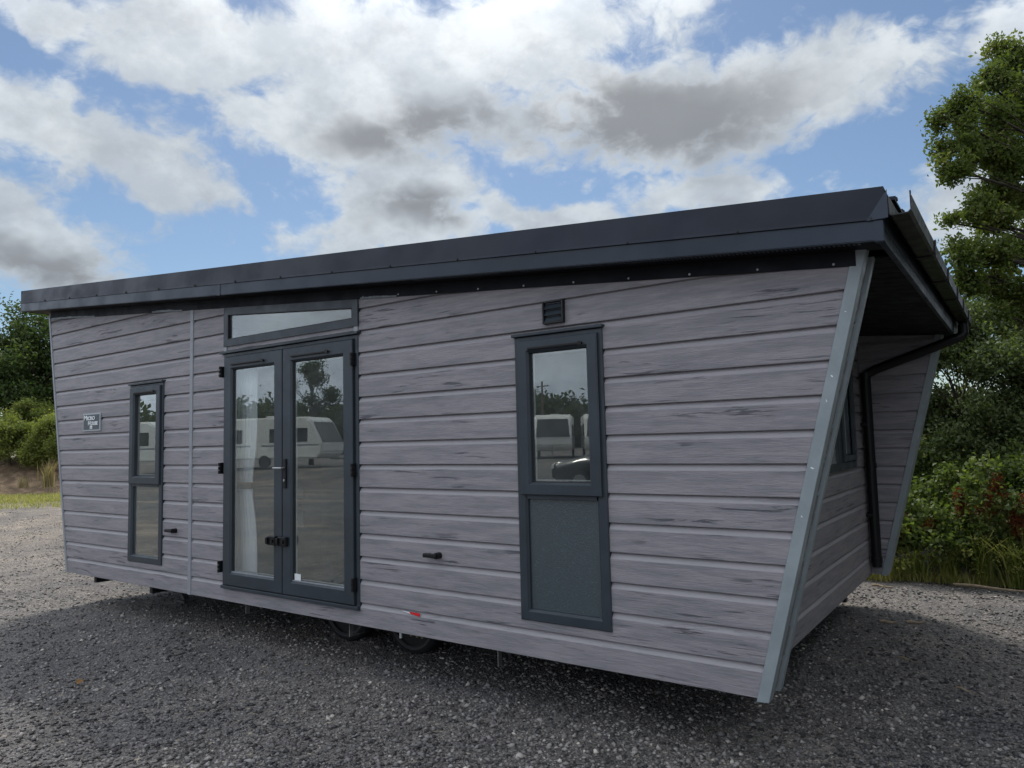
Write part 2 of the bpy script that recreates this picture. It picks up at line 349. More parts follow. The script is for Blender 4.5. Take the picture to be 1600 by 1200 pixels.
# ------------------------------------------------------------------ ground
def ground_h(x, y):
    t = min(1, max(0, (-y - 15.5) / 5)); h = .6 * t * t * (3 - 2 * t)
    return h
def rut(x, y, m):
    return .016 * m.sin(7.5 * (y * .9 + x * .42) + 1.4 * m.sin(x * 1.1)) * m.exp(-((y + .42 * x + 1.9) / 1.3) ** 2) + .008 * m.sin(x * 5.3 + y * 3.1) * m.sin(y * 4.7 - x * 1.9)
def make_ground():
    bm = NB(); xs = [-400, -200, -120, -80, -60, -45, -35, -28] + list(np.arange(-24, -7, .5)) + list(np.arange(-7, 6.01, .1)) + list(np.arange(6.5, 12.1, .5)) + [16, 24, 40, 80, 160, 400]
    ys = [-400, -200, -120, -80, -60, -40, -30, -24] + list(np.arange(-20, -4, .5)) + list(np.arange(-4, 4.01, .1)) + list(np.arange(4.5, 12.1, .5)) + [16, 24, 40, 80, 160, 400]
    g = [[bm.verts.new((x, y, ground_h(x, y) + (.012 * math.sin(x * 1.7 + y * .9) +   .010 * math.sin(y * 2.3 - x * .6) + rut(x, y, math) if -24 < x < 12 and -20 < y < 12 else 0))) for x in xs] for y in ys]
    for j in range(len(ys) - 1):
        for i in range(len(xs) - 1): bm.faces.new([g[j][i], g[j][i + 1], g[j + 1][i + 1], g[j + 1][i]])
    struct('ground', bm, M_ground, 'dark grey gravel yard of asphalt planings', smooth=True)
make_ground()

def np_mesh(name, V, F, tone, m, parent=None, smooth=False):
    """V (n,3), F (k,s) index array of equal-size faces, tone per face"""
    me = bpy.data.meshes.new(name); n, (k, s) = len(V), F.shape
    me.vertices.add(n); me.vertices.foreach_set('co', V.astype(np.float32).ravel())
    me.loops.add(k * s); me.loops.foreach_set('vertex_index', F.astype(np.int32).ravel())
    me.polygons.add(k); me.polygons.foreach_set('loop_start', np.arange(0, k * s, s, dtype=np.int32)); me.polygons.foreach_set('loop_total', np.full(k, s, dtype=np.int32))
    a = me.attributes.new('tone', 'FLOAT', 'FACE'); a.data.foreach_set('value', tone.astype(np.float32))
    me.update(calc_edges=True); me.materials.append(m)
    if smooth: me.polygons.foreach_set('use_smooth', np.ones(k, dtype=bool))
    o = bpy.data.objects.new(name, me); C.objects.link(o)
    if parent is not None: o.parent = parent
    return o

def stones(n, pos_fn, smin, smax, name='loose_stones', label='loose dark chippings scattered over the gravel yard', tonefn=None):
    ico = np.array([(0, 0, 1), (1, 0, 0), (0, 1, 0), (-1, 0, 0), (0, -1, 0), (0, 0, -1)], float)
    fc = np.array([(0, 1, 2), (0, 2, 3), (0, 3, 4), (0, 4, 1), (5, 2, 1), (5, 3, 2), (5, 4, 3), (5, 1, 4)])
    P = pos_fn(n); n = len(P)
    s = smin + (smax - smin) * rng.random(n) ** 3
    V = ico[None] * (1 + .45 * (rng.random((n, 6, 1)) - .5)) * s[:, None, None] * (np.array([1, 1, .6]) * (1 + .7 * (rng.random((n, 1, 3)) - .5)))
    ang = rng.random(n) * 6.283; ca, sa = np.cos(ang), np.sin(ang)
    tl = (rng.random((n, 2)) - .5) * 1.2
    V[:, :, 2] += V[:, :, 0] * tl[:, None, 0] * .6
    X = V[:, :, 0] * ca[:, None] - V[:, :, 1] * sa[:, None]; Y = V[:, :, 0] * sa[:, None] + V[:, :, 1] * ca[:, None]
    V = np.stack([X + P[:, None, 0], Y + P[:, None, 1], V[:, :, 2] + P[:, None, 2] + (s * .25)[:, None]], 2)
    F = (fc[None] + (np.arange(n) * 6)[:, None, None]).reshape(-1, 3)
    t = rng.random(n) ** 1.35 if tonefn is None else tonefn(n)
    o = np_mesh(name, V.reshape(-1, 3), F, np.repeat(t, 8), M_stone)
    o['kind'] = 'stuff'; o['label'] = label; return o
def gz(P): return .012 * np.sin(P[:, 0] * 1.7 + P[:, 1] * .9) + .010 * np.sin(P[:, 1] * 2.3 - P[:, 0] * .6) + rut(P[:, 0], P[:, 1], np)
def view_pos(n):
    # spread over the yard in front of, under and beyond the lodge, denser near the viewpoint
    ang = rng.uniform(R(-8), R(80), n); r = 2.6 + 24 * rng.random(n) ** 2.5
    x = 4 - np.sin(ang) * r; y = -3.83 + np.cos(ang) * r
    P = np.stack([x, y, np.zeros(n)], 1); P = P[(P[:, 1] < 5.55)]; P[:, 2] = gz(P); return P
stones(190000, view_pos, .005, .020)
stones(3500, view_pos, .013, .030, 'larger_stones', 'scattered larger pale stones on the gravel yard', lambda n: .4 + .6 * rng.random(n))

# ------------------------------------------------------------------ lodge
LX = thing('holiday_lodge', 'single-storey grey clad holiday lodge with dark mono-pitch roof standing on wheels on the gravel', 'lodge', (-1.0, 2.0, 0.0))
def zt(x): return 2.445 - .0878 * x + G        # top of the front wall
def zf(x): return 2.519 - .0890 * x + G        # underside of the fascia
PB = .17013
def bar_slab(bm, p0, p1): pass

def clad_wall(name, a0, a1, axis, face, sgn, openings, planes, parent=LX, label=None, top=3.2, back=True):
    """a0..a1 along axis; face: coordinate of wall plane; sgn: outward direction of the boards; planes: (co, no) bisects that cut away the outside"""
    bm = NB(); zs = []
    nb = int(top / PB) + 1
    prof = []
    for k in range(nb):
        z = k * PB
        prof += [(z + .0005, .018), (z + .003, .020), (z + PB * .77, .020), (z + PB * .785, .0192), (z + PB * .972, -.002), (z + PB * .975, -.006), (z + PB - .0002, -.006)]
    cz = sorted({round(o[2], 4) for o in openings} | {round(o[3], 4) for o in openings})
    pz = [p[0] for p in prof]; pd = [p[1] for p in prof]
    for c in cz:
        if all(abs(c - z) > 1e-4 for z in pz):
            i = next(i for i, z in enumerate(pz) if z > c); t = (c - pz[i - 1]) / (pz[i] - pz[i - 1])
            pd.insert(i, pd[i - 1] + t * (pd[i] - pd[i - 1])); pz.insert(i, c)
    ax = sorted({a0, a1} | {o[0] for o in openings} | {o[1] for o in openings})
    def P(a, d, z): return (a, face + sgn * d, z + G) if axis == 'x' else (face + sgn * d, a, z + G)
    g = [[bm.verts.new(P(a, d, z)) for a in ax] for z, d in zip(pz, pd)]
    for j in range(len(pz) - 1):
        for i in range(len(ax) - 1):
            mz, ma = (pz[j] + pz[j + 1]) / 2, (ax[i] + ax[i + 1]) / 2
            if any(o[0] < ma < o[1] and o[2] < mz < o[3] for o in openings): continue
            bm.faces.new([g[j][i], g[j][i + 1], g[j + 1][i + 1], g[j + 1][i]])
    if back:                                     # inner skin
        zz = sorted({0.001, top} | set(cz)); gb = [[bm.verts.new(P(a, -.05, z)) for a in ax] for z in zz]
        for j in range(len(zz) - 1):
            for i in range(len(ax) - 1):
                mz, ma = (zz[j] + zz[j + 1]) / 2, (ax[i] + ax[i + 1]) / 2
                if any(o[0] < ma < o[1] and o[2] < mz < o[3] for o in openings): continue
                bm.faces.new([gb[j][i], gb[j + 1][i], gb[j + 1][i + 1], gb[j][i + 1]])
    for co, no in planes:
        bmesh.ops.bisect_plane(bm, geom=bm.verts[:] + bm.edges[:] + bm.faces[:], plane_co=co, plane_no=no, clear_outer=True)
    return obj(name, bm, M_clad, parent, label=label)

def plane_through(p, q, outx):
    """vertical-to-page plane containing line p-q (x,z) with normal pointing to outx side"""
    d = Vector((q[0] - p[0], 0, q[1] - p[1])); n = Vector((d.z, 0, -d.x)).normalized()
    if n.x * outx < 0: n = -n
    return (Vector((p[0], 0, p[1])), n)
RE = plane_through((2.835, G), (3.40, 2.16 + G + .06), 1)
LE = plane_through((-4.862, G), (-5.465, 2.95 + G), -1)
n_top = Vector((.0878, 0, 1)).normalized(); TOP = (Vector((0, 0, 2.445 + G + .07)), n_top)
W1 = (1.365, 1.96, .245, 1.985); W2 = (-3.48, -2.885, .245, 1.985); DR = (-1.84, -.14, .135, 2.165); TR = (-1.84, -.125, 2.262, 2.72)
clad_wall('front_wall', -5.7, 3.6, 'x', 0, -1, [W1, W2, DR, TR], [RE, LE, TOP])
# veranda end wall, far end wall, back wall
EW = 2.70
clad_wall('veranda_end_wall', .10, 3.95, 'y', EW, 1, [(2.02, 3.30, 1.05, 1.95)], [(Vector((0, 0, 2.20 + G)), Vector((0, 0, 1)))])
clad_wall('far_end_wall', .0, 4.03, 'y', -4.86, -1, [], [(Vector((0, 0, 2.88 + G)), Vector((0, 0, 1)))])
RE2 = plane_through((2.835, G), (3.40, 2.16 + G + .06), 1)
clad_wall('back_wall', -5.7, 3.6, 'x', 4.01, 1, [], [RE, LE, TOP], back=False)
# inner faces of the two wings at the veranda end
def cut_below(bm): pass
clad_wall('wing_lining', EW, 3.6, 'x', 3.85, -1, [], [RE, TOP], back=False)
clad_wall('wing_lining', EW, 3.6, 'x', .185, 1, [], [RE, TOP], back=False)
# wing edge trims: front angle, cladding ends showing behind it, inner strip
def edge_pt(z, dx=0): t = (z - G) / (2.215); return 2.857 + t * (3.428 - 2.857) + dx
def trim_bar(name, y0, y1, w, zb, zt_, m, dx=0.0, lab=None):
    bm = NB(); a, b = edge_pt(zb, dx), edge_pt(zt_, dx)
    prism(bm, [(a, y0, zb), (a - w, y0, zb - .004), (b - w, y0, zt_), (b, y0, zt_)], (0, y1 - y0, 0))
    bmesh.ops.bevel(bm, geom=bm.edges[:], offset=.002, segments=1, affect='EDGES')
    return obj(name, bm, m, LX, label=lab)
ZT = 2.232 + G
trim_bar('corner_trim', -.028, -.018, .062, G - .012, ZT, M_trim)
trim_bar('corner_trim', -.018, .045, .006, G - .012, ZT, M_trim)
trim_bar('corner_trim', .155, .208, .030, G - .004, ZT - .01, M_trim, 0.004)
for zz_, w_, h_ in ((1.93, .010, .006), (1.62, .012, .012), (1.50, .006, .016), (1.17, .020, .010), (.93, .008, .010)):
    bm = NB(); a = edge_pt(zz_ + G, -.035 - .4 * w_)
    prism(bm, [(a, -.0292, zz_ + G), (a + w_ * .6, -.0292, zz_ + G - h_ * .6), (a + w_, -.0292, zz_ + G - h_ * .3), (a + w_ * .3, -.0292, zz_ + G + h_ * .5)], (0, .0008, 0)); obj('paint_chip', bm, M_white, LX)
bm = NB()                                        # sawn ends of the boards between the trims
for k in range(14):
    z0, z1 = G + k * PB + .022, G + (k + 1) * PB
    if z1 > ZT: break
    a0, a1 = edge_pt(z0, -.012), edge_pt(z1, -.012)
    prism(bm, [(a0, .045, z0), (a0 - .04, .045, z0), (a1 - .04, .045, z1), (a1, .045, z1)], (0, .085 + .02 * (k % 2), 0))
obj('wing_edge_filler', bm, mat('grey_board_ends', (.17, .17, .185), .6, 0, .4, (60, .5), (20, .3)), LX)
bm = NB()
prism(bm, [(edge_pt(G, -.035), .02, G), (edge_pt(G, -.06), .02, G), (edge_pt(ZT, -.06), .02, ZT), (edge_pt(ZT, -.035), .02, ZT)], (0, .17, 0))
obj('wing_stud', bm, M_soffit, LX)
trim_bar('corner_trim', 3.822, 3.833, .055, G - .004, ZT, M_trim)
trim_bar('corner_trim', 3.833, 4.035, .004, G - .004, ZT, M_trim)
# far (left) end corner trim and the joint cover strip
bm = NB(); prism(bm, [(-4.862, -.026, G), (-4.825, -.026, G), (-5.43, -.026, 2.96 + G), (-5.465, -.026, 2.96 + G)], (0, .07, 0)); obj('corner_trim', bm, M_trim2, LX)
bm = NB(); bbox(bm, -2.418, -2.368, -.027, -.0005, G - .002, zt(-2.4) + .03, .003); obj('joint_strip', bm, M_trim2, LX, label='vertical cover strip where the two halves of the front wall meet')
for xx in (-1.845, -.140):
    bm = NB(); bbox(bm, xx - .022, xx + .022, -.029, -.001, G + 2.200, G + 2.246, .002); obj('trim_block', bm, M_trim2, LX)

# ---- roof
RXL, RXR, RYF, RYB = -5.735, 3.553, -.22, 4.25
def slopebox(bm, x0, x1, y0, y1, d0, d1, bev=0):
    vs = [bm.verts.new((x, y, zf(x) + d)) for d in (d0, d1) for y in (y0, y1) for x in (x0, x1)]
    q = [(0, 2, 3, 1), (4, 5, 7, 6), (0, 1, 5, 4), (2, 6, 7, 3), (0, 4, 6, 2), (1, 3, 7, 5)]
    fs = [bm.faces.new([vs[i] for i in f]) for f in q]
    if bev: bmesh.ops.bevel(bm, geom=list({e for f in fs for e in f.edges}), offset=bev, segments=2, affect='EDGES')
bm = NB(); slopebox(bm, RXL + .03, RXR - .02, RYF + .03, RYB - .03, .06, .225); obj('roof_deck', bm, M_cap, LX)
# lower fascia in two lengths with a joint clip, upper cap flashing lapping over it
bm = NB(); slopebox(bm, RXL, -1.65, RYF, RYF + .025, 0, .096, .004); obj('fascia', bm, M_fascia, LX)
bm = NB(); slopebox(bm, -1.647, RXR - .05, RYF, RYF + .025, 0, .096, .004); obj('fascia', bm, M_fascia, LX)
bm = NB(); slopebox(bm, -1.672, -1.628, RYF - .003, RYF + .022, -.003, .094, .001); obj('fascia_joint', bm, M_fascia, LX)
def cap(x0, x1, yo=0.0):
    bm = NB(); a = []
    for x in (x0, x1):
        z = zf(x)
        a.append([bm.verts.new((x, y + yo, z + d)) for y, d in ((RYF - .006, .096), (RYF - .004, .110), (RYF + .006, .250), (RYF + .03, .2495), (RYF + .16, .244), (RYF + .16, .237), (RYF + .02, .240), (RYF + .012, .096))])
    n = len(a[0])
    for i in range(n): bm.faces.new([a[0][i], a[0][(i + 1) % n], a[1][(i + 1) % n], a[1][i]])
    bm.faces.new(a[0][::-1]); bm.faces.new(a[1]); obj('roof_flashing', bm, M_cap, LX)
cap(RXL, -1.36); cap(-1.375, 1.35, -.0022); cap(1.335, RXR - .01, -.0044)
bm = NB(); prism(bm, [(RXR - .085, RYF - .0125, zf(RXR) + .10), (RXR + .004, RYF - .0125, zf(RXR) + .10), (RXR + .004, RYF - .0045, zf(RXR) + .232)], (0, .002, 0)); obj('flashing_gusset', bm, M_fascia, LX)
# roof sheets with profiled ridges end over the gutter
bm = NB(); slopebox(bm, RXL + .04, RXR + .015, RYF + .16, RYB - .05, .226, .236)
for k in range(17):
    y = RYF + .22 + k * .25
    slopebox(bm, RXL + .04, RXR + .018, y, y + .04, .2365, .262, .006)
obj('roof_sheet', bm, M_cap, LX)
# fascia screws
for i in range(16):
    x = -5.074 + i * .6115
    if x > 3.52: break
    bm = NB(); cyl(bm, (x, RYF - .014, zf(x) + .104), (x, RYF - .005, zf(x) + .104), .0065, seg=8); cyl(bm, (x, RYF - .007, zf(x) + .104), (x, RYF - .0045, zf(x) + .104), .012, seg=10)
    obj('screw', bm, M_steel, LX, smooth=False)
# end fascias
bm = NB(); slopebox(bm, RXR - .05, RXR - .022, RYF, RYB, -.002, .19, .003); obj('end_fascia', bm, M_fascia, LX, label='deep fascia board along the low end of the roof')
bm = NB(); slopebox(bm, RXR - .06, RXR - .018, RYF - .004, RYF + .05, -.004, .094, .003); obj('fascia_corner', bm, M_fascia, LX)
bm = NB(); slopebox(bm, RXL - .012, RXL - .001, RYF, RYB, .0, .25, .003); obj('end_fascia', bm, M_fascia, LX)
bm = NB(); slopebox(bm, RXL, RXR - .06, RYB - .02, RYB, .0, .25, .003); obj('back_fascia', bm, M_fascia, LX)
# soffits: front strip with a perforated vent, grooved boards over the veranda, far end
bm = NB(); slopebox(bm, RXL + .002, RXR - .052, RYF + .026, 0.0, .006, .014); obj('front_soffit', bm, M_soffit, LX)
bm = NB(); x = .6
while x < 3.42:
    if not (1.33 < x < 1.5): slopebox(bm, x, x + .009, RYF + .040, RYF + .075, .002, .0055)
    x += .022
slopebox(bm, .6, 3.42, RYF + .036, RYF + .0395, .002, .0055)
obj('soffit_vent', bm, M_perf, LX)
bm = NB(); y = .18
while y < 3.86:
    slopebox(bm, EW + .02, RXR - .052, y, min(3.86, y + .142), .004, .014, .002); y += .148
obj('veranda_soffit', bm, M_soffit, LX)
bm = NB(); slopebox(bm, RXL + .002, -4.9, 0.0, RYB - .03, .006, .014); obj('end_soffit', bm, mat('brown_soffit_board', (.045, .035, .028), .7, 0, .3, None, (3, .3)), LX)
# black trim board at the head of the front wall, its screws, ragged sealant at the far end
bm = NB(); vs = []
prism(bm, [(-5.40, -.030, zt(-5.40) - .002), (3.38, -.030, zt(3.38) - .002), (3.38, -.030, zf(3.38) + .005), (-5.40, -.030, zf(-5.40) + .005)], (0, .008, 0)); obj('head_trim', bm, M_soffit, LX)
for i in range(10):
    x = -.05 + i * .37
    if x > 3.34: break
    bm = NB(); cyl(bm, (x, -.036, zt(x) + .012), (x, -.030, zt(x) + .012), .006, seg=8); obj('screw', bm, M_galv, LX)
def sealant(x0, x1, hmax, seed):
    rs = random.Random(seed); bm = NB(); n = 26; up_, lo = [], []
    for i in range(n + 1):
        t = i / n; x = x0 + (x1 - x0) * t; h = hmax * math.sin(math.pi * min(1, t * 1.05 + .02)) ** .6 * (.55 + .45 * rs.random()) * (1 - .55 * t)
        up_.append((x, -.0335, zt(x) + .004 + max(.003, h))); lo.append((x, -.0335, zt(x) - .004))
    for i in range(n): prism(bm, [lo[i], lo[i + 1], up_[i + 1], up_[i]], (0, .0032, 0))
    obj('sealant', bm, M_seal, LX)
sealant(-5.38, -4.3, .022, 1); sealant(-3.1, -2.55, .022, 2); sealant(-.08, .3, .014, 3)

# ---- gutter, brackets, downpipe
GX0, GX1 = 3.556, 3.648
ga = NB(); prof = [(GX0, 2.408), (GX0, 2.322), (GX0 + .012, 2.313), (GX1 - .012, 2.313), (GX1, 2.325), (GX1 + .004, 2.392), (GX1 - .003, 2.396), (GX1 - .0035, 2.328), (GX1 - .014, 2.318), (GX0 + .012, 2.318), (GX0 + .004, 2.326), (GX0 + .004, 2.408)]
def gprof(bm, pr, y0, y1):
    a = [bm.verts.new((x, y0, z + G)) for x, z in pr]; b = [bm.verts.new((x, y1, z + G)) for x, z in pr]; n = len(pr)
    for i in range(n): bm.faces.new([a[i], a[(i + 1) % n], b[(i + 1) % n], b[i]])
    for r in (a, b):
        for i in range(n // 2 - 1): bm.faces.new([r[i], r[i + 1], r[n - 2 - i], r[n - 1 - i]])
gprof(ga, prof, -.215, 4.22); gut = obj('gutter', ga, M_gutter, LX)
def out(pr, k): 
    cx, cz = (GX0 + GX1) / 2, 2.36
    return [(cx + (x - cx) * k, cz + (z - cz) * k + .001) for x, z in pr[:6]]
for y in (.783, 1.636, 2.44, 3.081, 3.7):
    bm = NB(); o1 = out(prof, 1.17); i1 = out(prof, 1.01)
    gprof(bm, o1 + i1[::-1], y - .024, y + .024); obj('gutter_bracket', bm, M_black, gut)
bm = NB(); cyl(bm, (3.60, 3.85, 2.315 + G), (3.60, 3.85, 2.27 + G), .038, .034, 16); obj('outlet', bm, M_black, gut)
bm = NB(); bbox(bm, GX1 - .003, GX1 + .003, -.214, -.206, 2.397 + G, 2.412 + G); obj('gutter_end_tab', bm, M_black, gut)
bm = NB()
tube(bm, [(3.60, 3.80, 2.29 + G), (3.60, 3.80, 2.21 + G), (3.585, 3.795, 2.185 + G), (3.55, 3.79, 2.168 + G), (2.86, 3.77, 1.93 + G), (2.80, 3.765, 1.895 + G), (2.782, 3.765, 1.85 + G), (2.782, 3.765, .08 + G)], .043, 14)
for z in (1.86, 1.0, .12): cyl(bm, (2.782, 3.765, z + G), (2.782, 3.765, z + .05 + G), .049, seg=14)
obj('downpipe', bm, M_black, LX, smooth=False)
for z in (1.4, .55):
    bm = NB(); bbox(bm, 2.718, 2.785, 3.70, 3.83, z + G, z + .03 + G, .003); obj('pipe_clip', bm, M_black, LX)

# ---- windows and doors
def ring(bm, x0, x1, z0, z1, w, yf, yb, wb=None, bev=.006):
    """picture-frame of four mitred bars; the inner edge is splayed"""
    wb = w if wb is None else wb
    for (a, b, c, d, e, f_, g_, h) in (
        ((x0, z0), (x1, z0), (x1 - w, z0 + w), (x0 + w, z0 + w), 0, 0, 0, 0), ((x1, z0), (x1, z1), (x1 - w, z1 - w), (x1 - w, z0 + w), 0, 0, 0, 0),
        ((x1, z1), (x0, z1), (x0 + w, z1 - w), (x1 - w, z1 - w), 0, 0, 0, 0), ((x0, z1), (x0, z0), (x0 + w, z0 + w), (x0 + w, z1 - w), 0, 0, 0, 0)):
        o = [a, b, c, d]; cx, cz = (x0 + x1) / 2, (z0 + z1) / 2
        def inset(p, k):
            return (p[0] + (k if p[0] < cx else -k), p[1] + (k if p[1] < cz else -k))
        fr = [inset(a, bev), inset(b, bev), inset(c, -bev * 2.2), inset(d, -bev * 2.2)]
        A = [bm.verts.new((p[0], yf + bev * .8 if i < 2 else yf + bev * 2.5, p[1])) for i, p in enumerate(o)]
        Bv = [bm.verts.new((p[0], yf, p[1])) for p in fr]
        K = [bm.verts.new((p[0], yb, p[1])) for p in o]
        bm.faces.new(Bv); bm.faces.new([A[0], A[1], Bv[1], Bv[0]]); bm.faces.new([Bv[3], Bv[2], A[2], A[3]])
        bm.faces.new([A[1], A[0], K[0], K[1]]); bm.faces.new([A[3], A[2], K[2], K[3]])
        bm.faces.new([Bv[1], A[1], A[2], Bv[2]]); bm.faces.new([Bv[0], Bv[3], A[3], A[0]])
M_spacer = mat('glazing_spacer_bar', (.42, .43, .42), .4, .3)
def pane(bm, x0, x1, z0, z1, y): bbox(bm, x0, x1, y, y + .004, z0, z1)
def window(xo, obsc, lab):
    z = G
    fr = NB(); ring(fr, xo, xo + .635, .225 + z, 2.0 + z, .068, -.034, .03)
    bbox(fr, xo + .069, xo + .566, -.033, .03, .974 + z, 1.02 + z, .002)
    w = obj('window', fr, M_frame, LX, label=lab)
    bm = NB(); bbox(bm, xo - .012, xo + .647, -.054, -.008, 2.001 + z, 2.02 + z, .003); obj('drip_rail', bm, M_frame, w)
    bm = NB(); ring(bm, xo + .036, xo + .61, 1.0 + z, 1.972 + z, .078, -.056, -.02); obj('sash', bm, M_frame, w)
    bm = NB(); ring(bm, xo + .113, xo + .533, 1.077 + z, 1.895 + z, .006, -.026, -.012, bev=.001); obj('gasket', bm, M_gasket, w)
    bm = NB(); ring(bm, xo + .122, xo + .524, 1.086 + z, 1.886 + z, .009, -.006, .002, bev=.001); obj('spacer_bar', bm, M_spacer, w)
    bm = NB(); pane(bm, xo + .115, xo + .531, 1.079 + z, 1.893 + z, -.018); obj('glass', bm, M_glass, w)
    bm = NB(); pane(bm, xo + .069, xo + .566, .294 + z, .973 + z, -.006); obj('glass', bm, M_obs if obsc else M_glass, w, label='obscured lower pane' if obsc else None)
    bm = NB(); bbox(bm, xo + .12, xo + .515, -.069, -.0565, 1.909 + z, 1.924 + z, .003); bbox(bm, xo + .49, xo + .515, -.073, -.0695, 1.906 + z, 1.928 + z); obj('trickle_vent', bm, M_black, w)
    return w
window(1.345, True, 'tall window with an opening upper sash and a frosted lower pane')
window(-3.503, False, 'tall narrow window with clear panes near the nameplate')

# french doors
z = G
fr = NB(); ring(fr, -1.862, -.118, .113 + z, 2.182 + z, .042, -.030, .04)
df = obj('french_doors', fr, M_frame, LX, label='pair of glazed french doors with a shared frame')
bm = NB(); bbox(bm, -1.90, -.100, -.052, -.006, 2.183 + z, 2.203 + z, .003); obj('drip_rail', bm, M_frame, df)
bm = NB(); bbox(bm, -1.862, -.118, -.050, -.031, .114 + z, .142 + z, .004); obj('threshold', bm, M_frame, df)
bm = NB()
for sx in (-1.829, -1.0): bbox(bm, sx, sx + .006, -.0315, -.01, .16 + z, 2.14 + z)
obj('gasket', bm, M_gasket, df)
def leaf(x0, x1, gx0, gx1):
    bm = NB(); ring(bm, x0, x1, .148 + z, 2.146 + z, .112, -.052, -.004)
    L = obj('door', bm, M_frame, LX)
    bm = NB(); pane(bm, x0 + .112, x1 - .112, .26 + z, 2.034 + z, -.022); obj('glass', bm, M_glass, L)
    bm = NB(); ring(bm, x0 + .121, x1 - .121, .270 + z, 2.025 + z, .009, -.010, -.002, bev=.001); obj('spacer_bar', bm, M_spacer, L)
    bm = NB(); ring(bm, x0 + .106, x1 - .106, .254 + z, 2.04 + z, .012, -.030, -.022, bev=.001); obj('gasket', bm, M_gasket, L)
    bm = NB(); bbox(bm, x0 + .1105, x1 - .1105, -.038, -.026, .2605 + z, .268 + z); obj('glazing_bead', bm, M_trim2, L)
    bm = NB(); bbox(bm, gx0, gx1, -.066, -.0525, 2.068 + z, 2.082 + z, .003); bbox(bm, gx1 - .03, gx1, -.07, -.0665, 2.062 + z, 2.088 + z); obj('trickle_vent', bm, M_black, L)
    return L
LL = leaf(-1.826, -1.006, -1.71, -1.24); RL = leaf(-.996, -.158, -.88, -.42)
for L, xx, zz in ((LL, -1.860, (2.02, 1.16, .30)), (RL, -.150, (1.99, 1.15, .30))):
    for q in zz:
        bm = NB(); bbox(bm, xx - .011, xx + .011, -.062, -.03, q - .05 + z, q + .05 + z, .003)
        for k in range(3): cyl(bm, (xx, -.068, q - .048 + k * .034 + z), (xx, -.068, q - .02 + k * .034 + z), .011, seg=10)
        obj('hinge', bm, M_black, L)
bm = NB(); bbox(bm, -.972, -.936, -.066, -.0525, 1.0 + z, 1.24 + z, .005); hp = obj('handle', bm, M_black, RL)
bm = NB(); cyl(bm, (-.954, -.10, 1.165 + z), (-.954, -.06, 1.165 + z), .009, seg=10); bbox(bm, -1.055, -.945, -.108, -.094, 1.158 + z, 1.172 + z, .004)
obj('lever', bm, M_silver, RL)
bm = NB(); cyl(bm, (-.954, -.07, 1.065 + z), (-.954, -.0665, 1.065 + z), .010, seg=12); obj('keyhole', bm, M_silver, RL)
for L, xx in ((LL, -1.10), (RL, -.965)):
    bm = NB(); bbox(bm, xx - .05, xx + .05, -.088, -.0525, .535 + z, .61 + z, .007); bbox(bm, xx - .055, xx - .03, -.104, -.0885, .545 + z, .60 + z, .004); cyl(bm, (xx + .02, -.10, .572 + z), (xx + .02, -.0885, .572 + z), .014, seg=12)
    obj('child_lock', bm, M_black, L)
bm = NB(); bbox(bm, -.876, -.800, -.0236, -.0222, .268 + z, .318 + z); st = obj('sticker', bm, M_white, RL, label='small white sticker at the foot of the right-hand door glass')
# transom over the doors with a raking head
def poly_ring(bm, P, w, yf, yb):
    n = len(P); c = Vector((sum(p[0] for p in P) / n, sum(p[1] for p in P) / n))
    I = []
    for i in range(n):
        a, b, c_ = Vector(P[i - 1]), Vector(P[i]), Vector(P[(i + 1) % n])
        d1, d2 = (b - a).normalized(), (c_ - b).normalized(); n1, n2 = Vector((-d1.y, d1.x)), Vector((-d2.y, d2.x))
        k = (n1 + n2) / (1 + n1.dot(n2)); I.append(b + k * w)
    for i in range(n):
        j = (i + 1) % n
        q = [P[i], P[j], I[j], I[i]]
        prism(bm, [(u, yf, v) for u, v in q], (0, yb - yf, 0))
    return I
TP = [(-1.862, 2.248 + z), (-.112, 2.246 + z), (-.112, zt(-.112) - .004), (-1.862, zt(-1.862) - .004)]
bm = NB(); I = poly_ring(bm, TP, .062, -.034, .03); tw = obj('transom_window', bm, M_frame, LX, label='wedge-shaped fanlight between the doors and the roof')
bm = NB(); prism(bm, [(u, -.014, v) for u, v in I], (0, .004, 0)); obj('glass', bm, M_glass, tw)
bm = NB(); poly_ring(bm, [tuple(p) for p in I], .006, -.034, -.018); obj('gasket', bm, M_gasket, tw)
# veranda end window
bm = NB()
for (ya, yb_, za, zb) in ((2.0, 3.32, 1.03, 1.09), (2.0, 3.32, 1.91, 1.97), (2.0, 2.07, 1.09, 1.91), (3.25, 3.32, 1.09, 1.91), (2.62, 2.69, 1.09, 1.91)):
    bbox(bm, EW + .0, EW + .042, ya, yb_, za + G, zb + G, .005)
ew = obj('window', bm, M_frame, LX, label='small window in the recessed veranda end wall')
bm = NB()
for (ya, yb_, za, zb) in ((2.70, 3.24, 1.10, 1.15), (2.70, 3.24, 1.85, 1.90), (2.70, 2.75, 1.15, 1.85), (3.19, 3.24, 1.15, 1.85)): bbox(bm, EW + .03, EW + .062, ya, yb_, za + G, zb + G, .004)
obj('sash', bm, M_frame, ew)
bm = NB(); bbox(bm, EW + .02, EW + .024, 2.06, 3.26, 1.08 + G, 1.92 + G); obj('glass', bm, M_glass, ew)
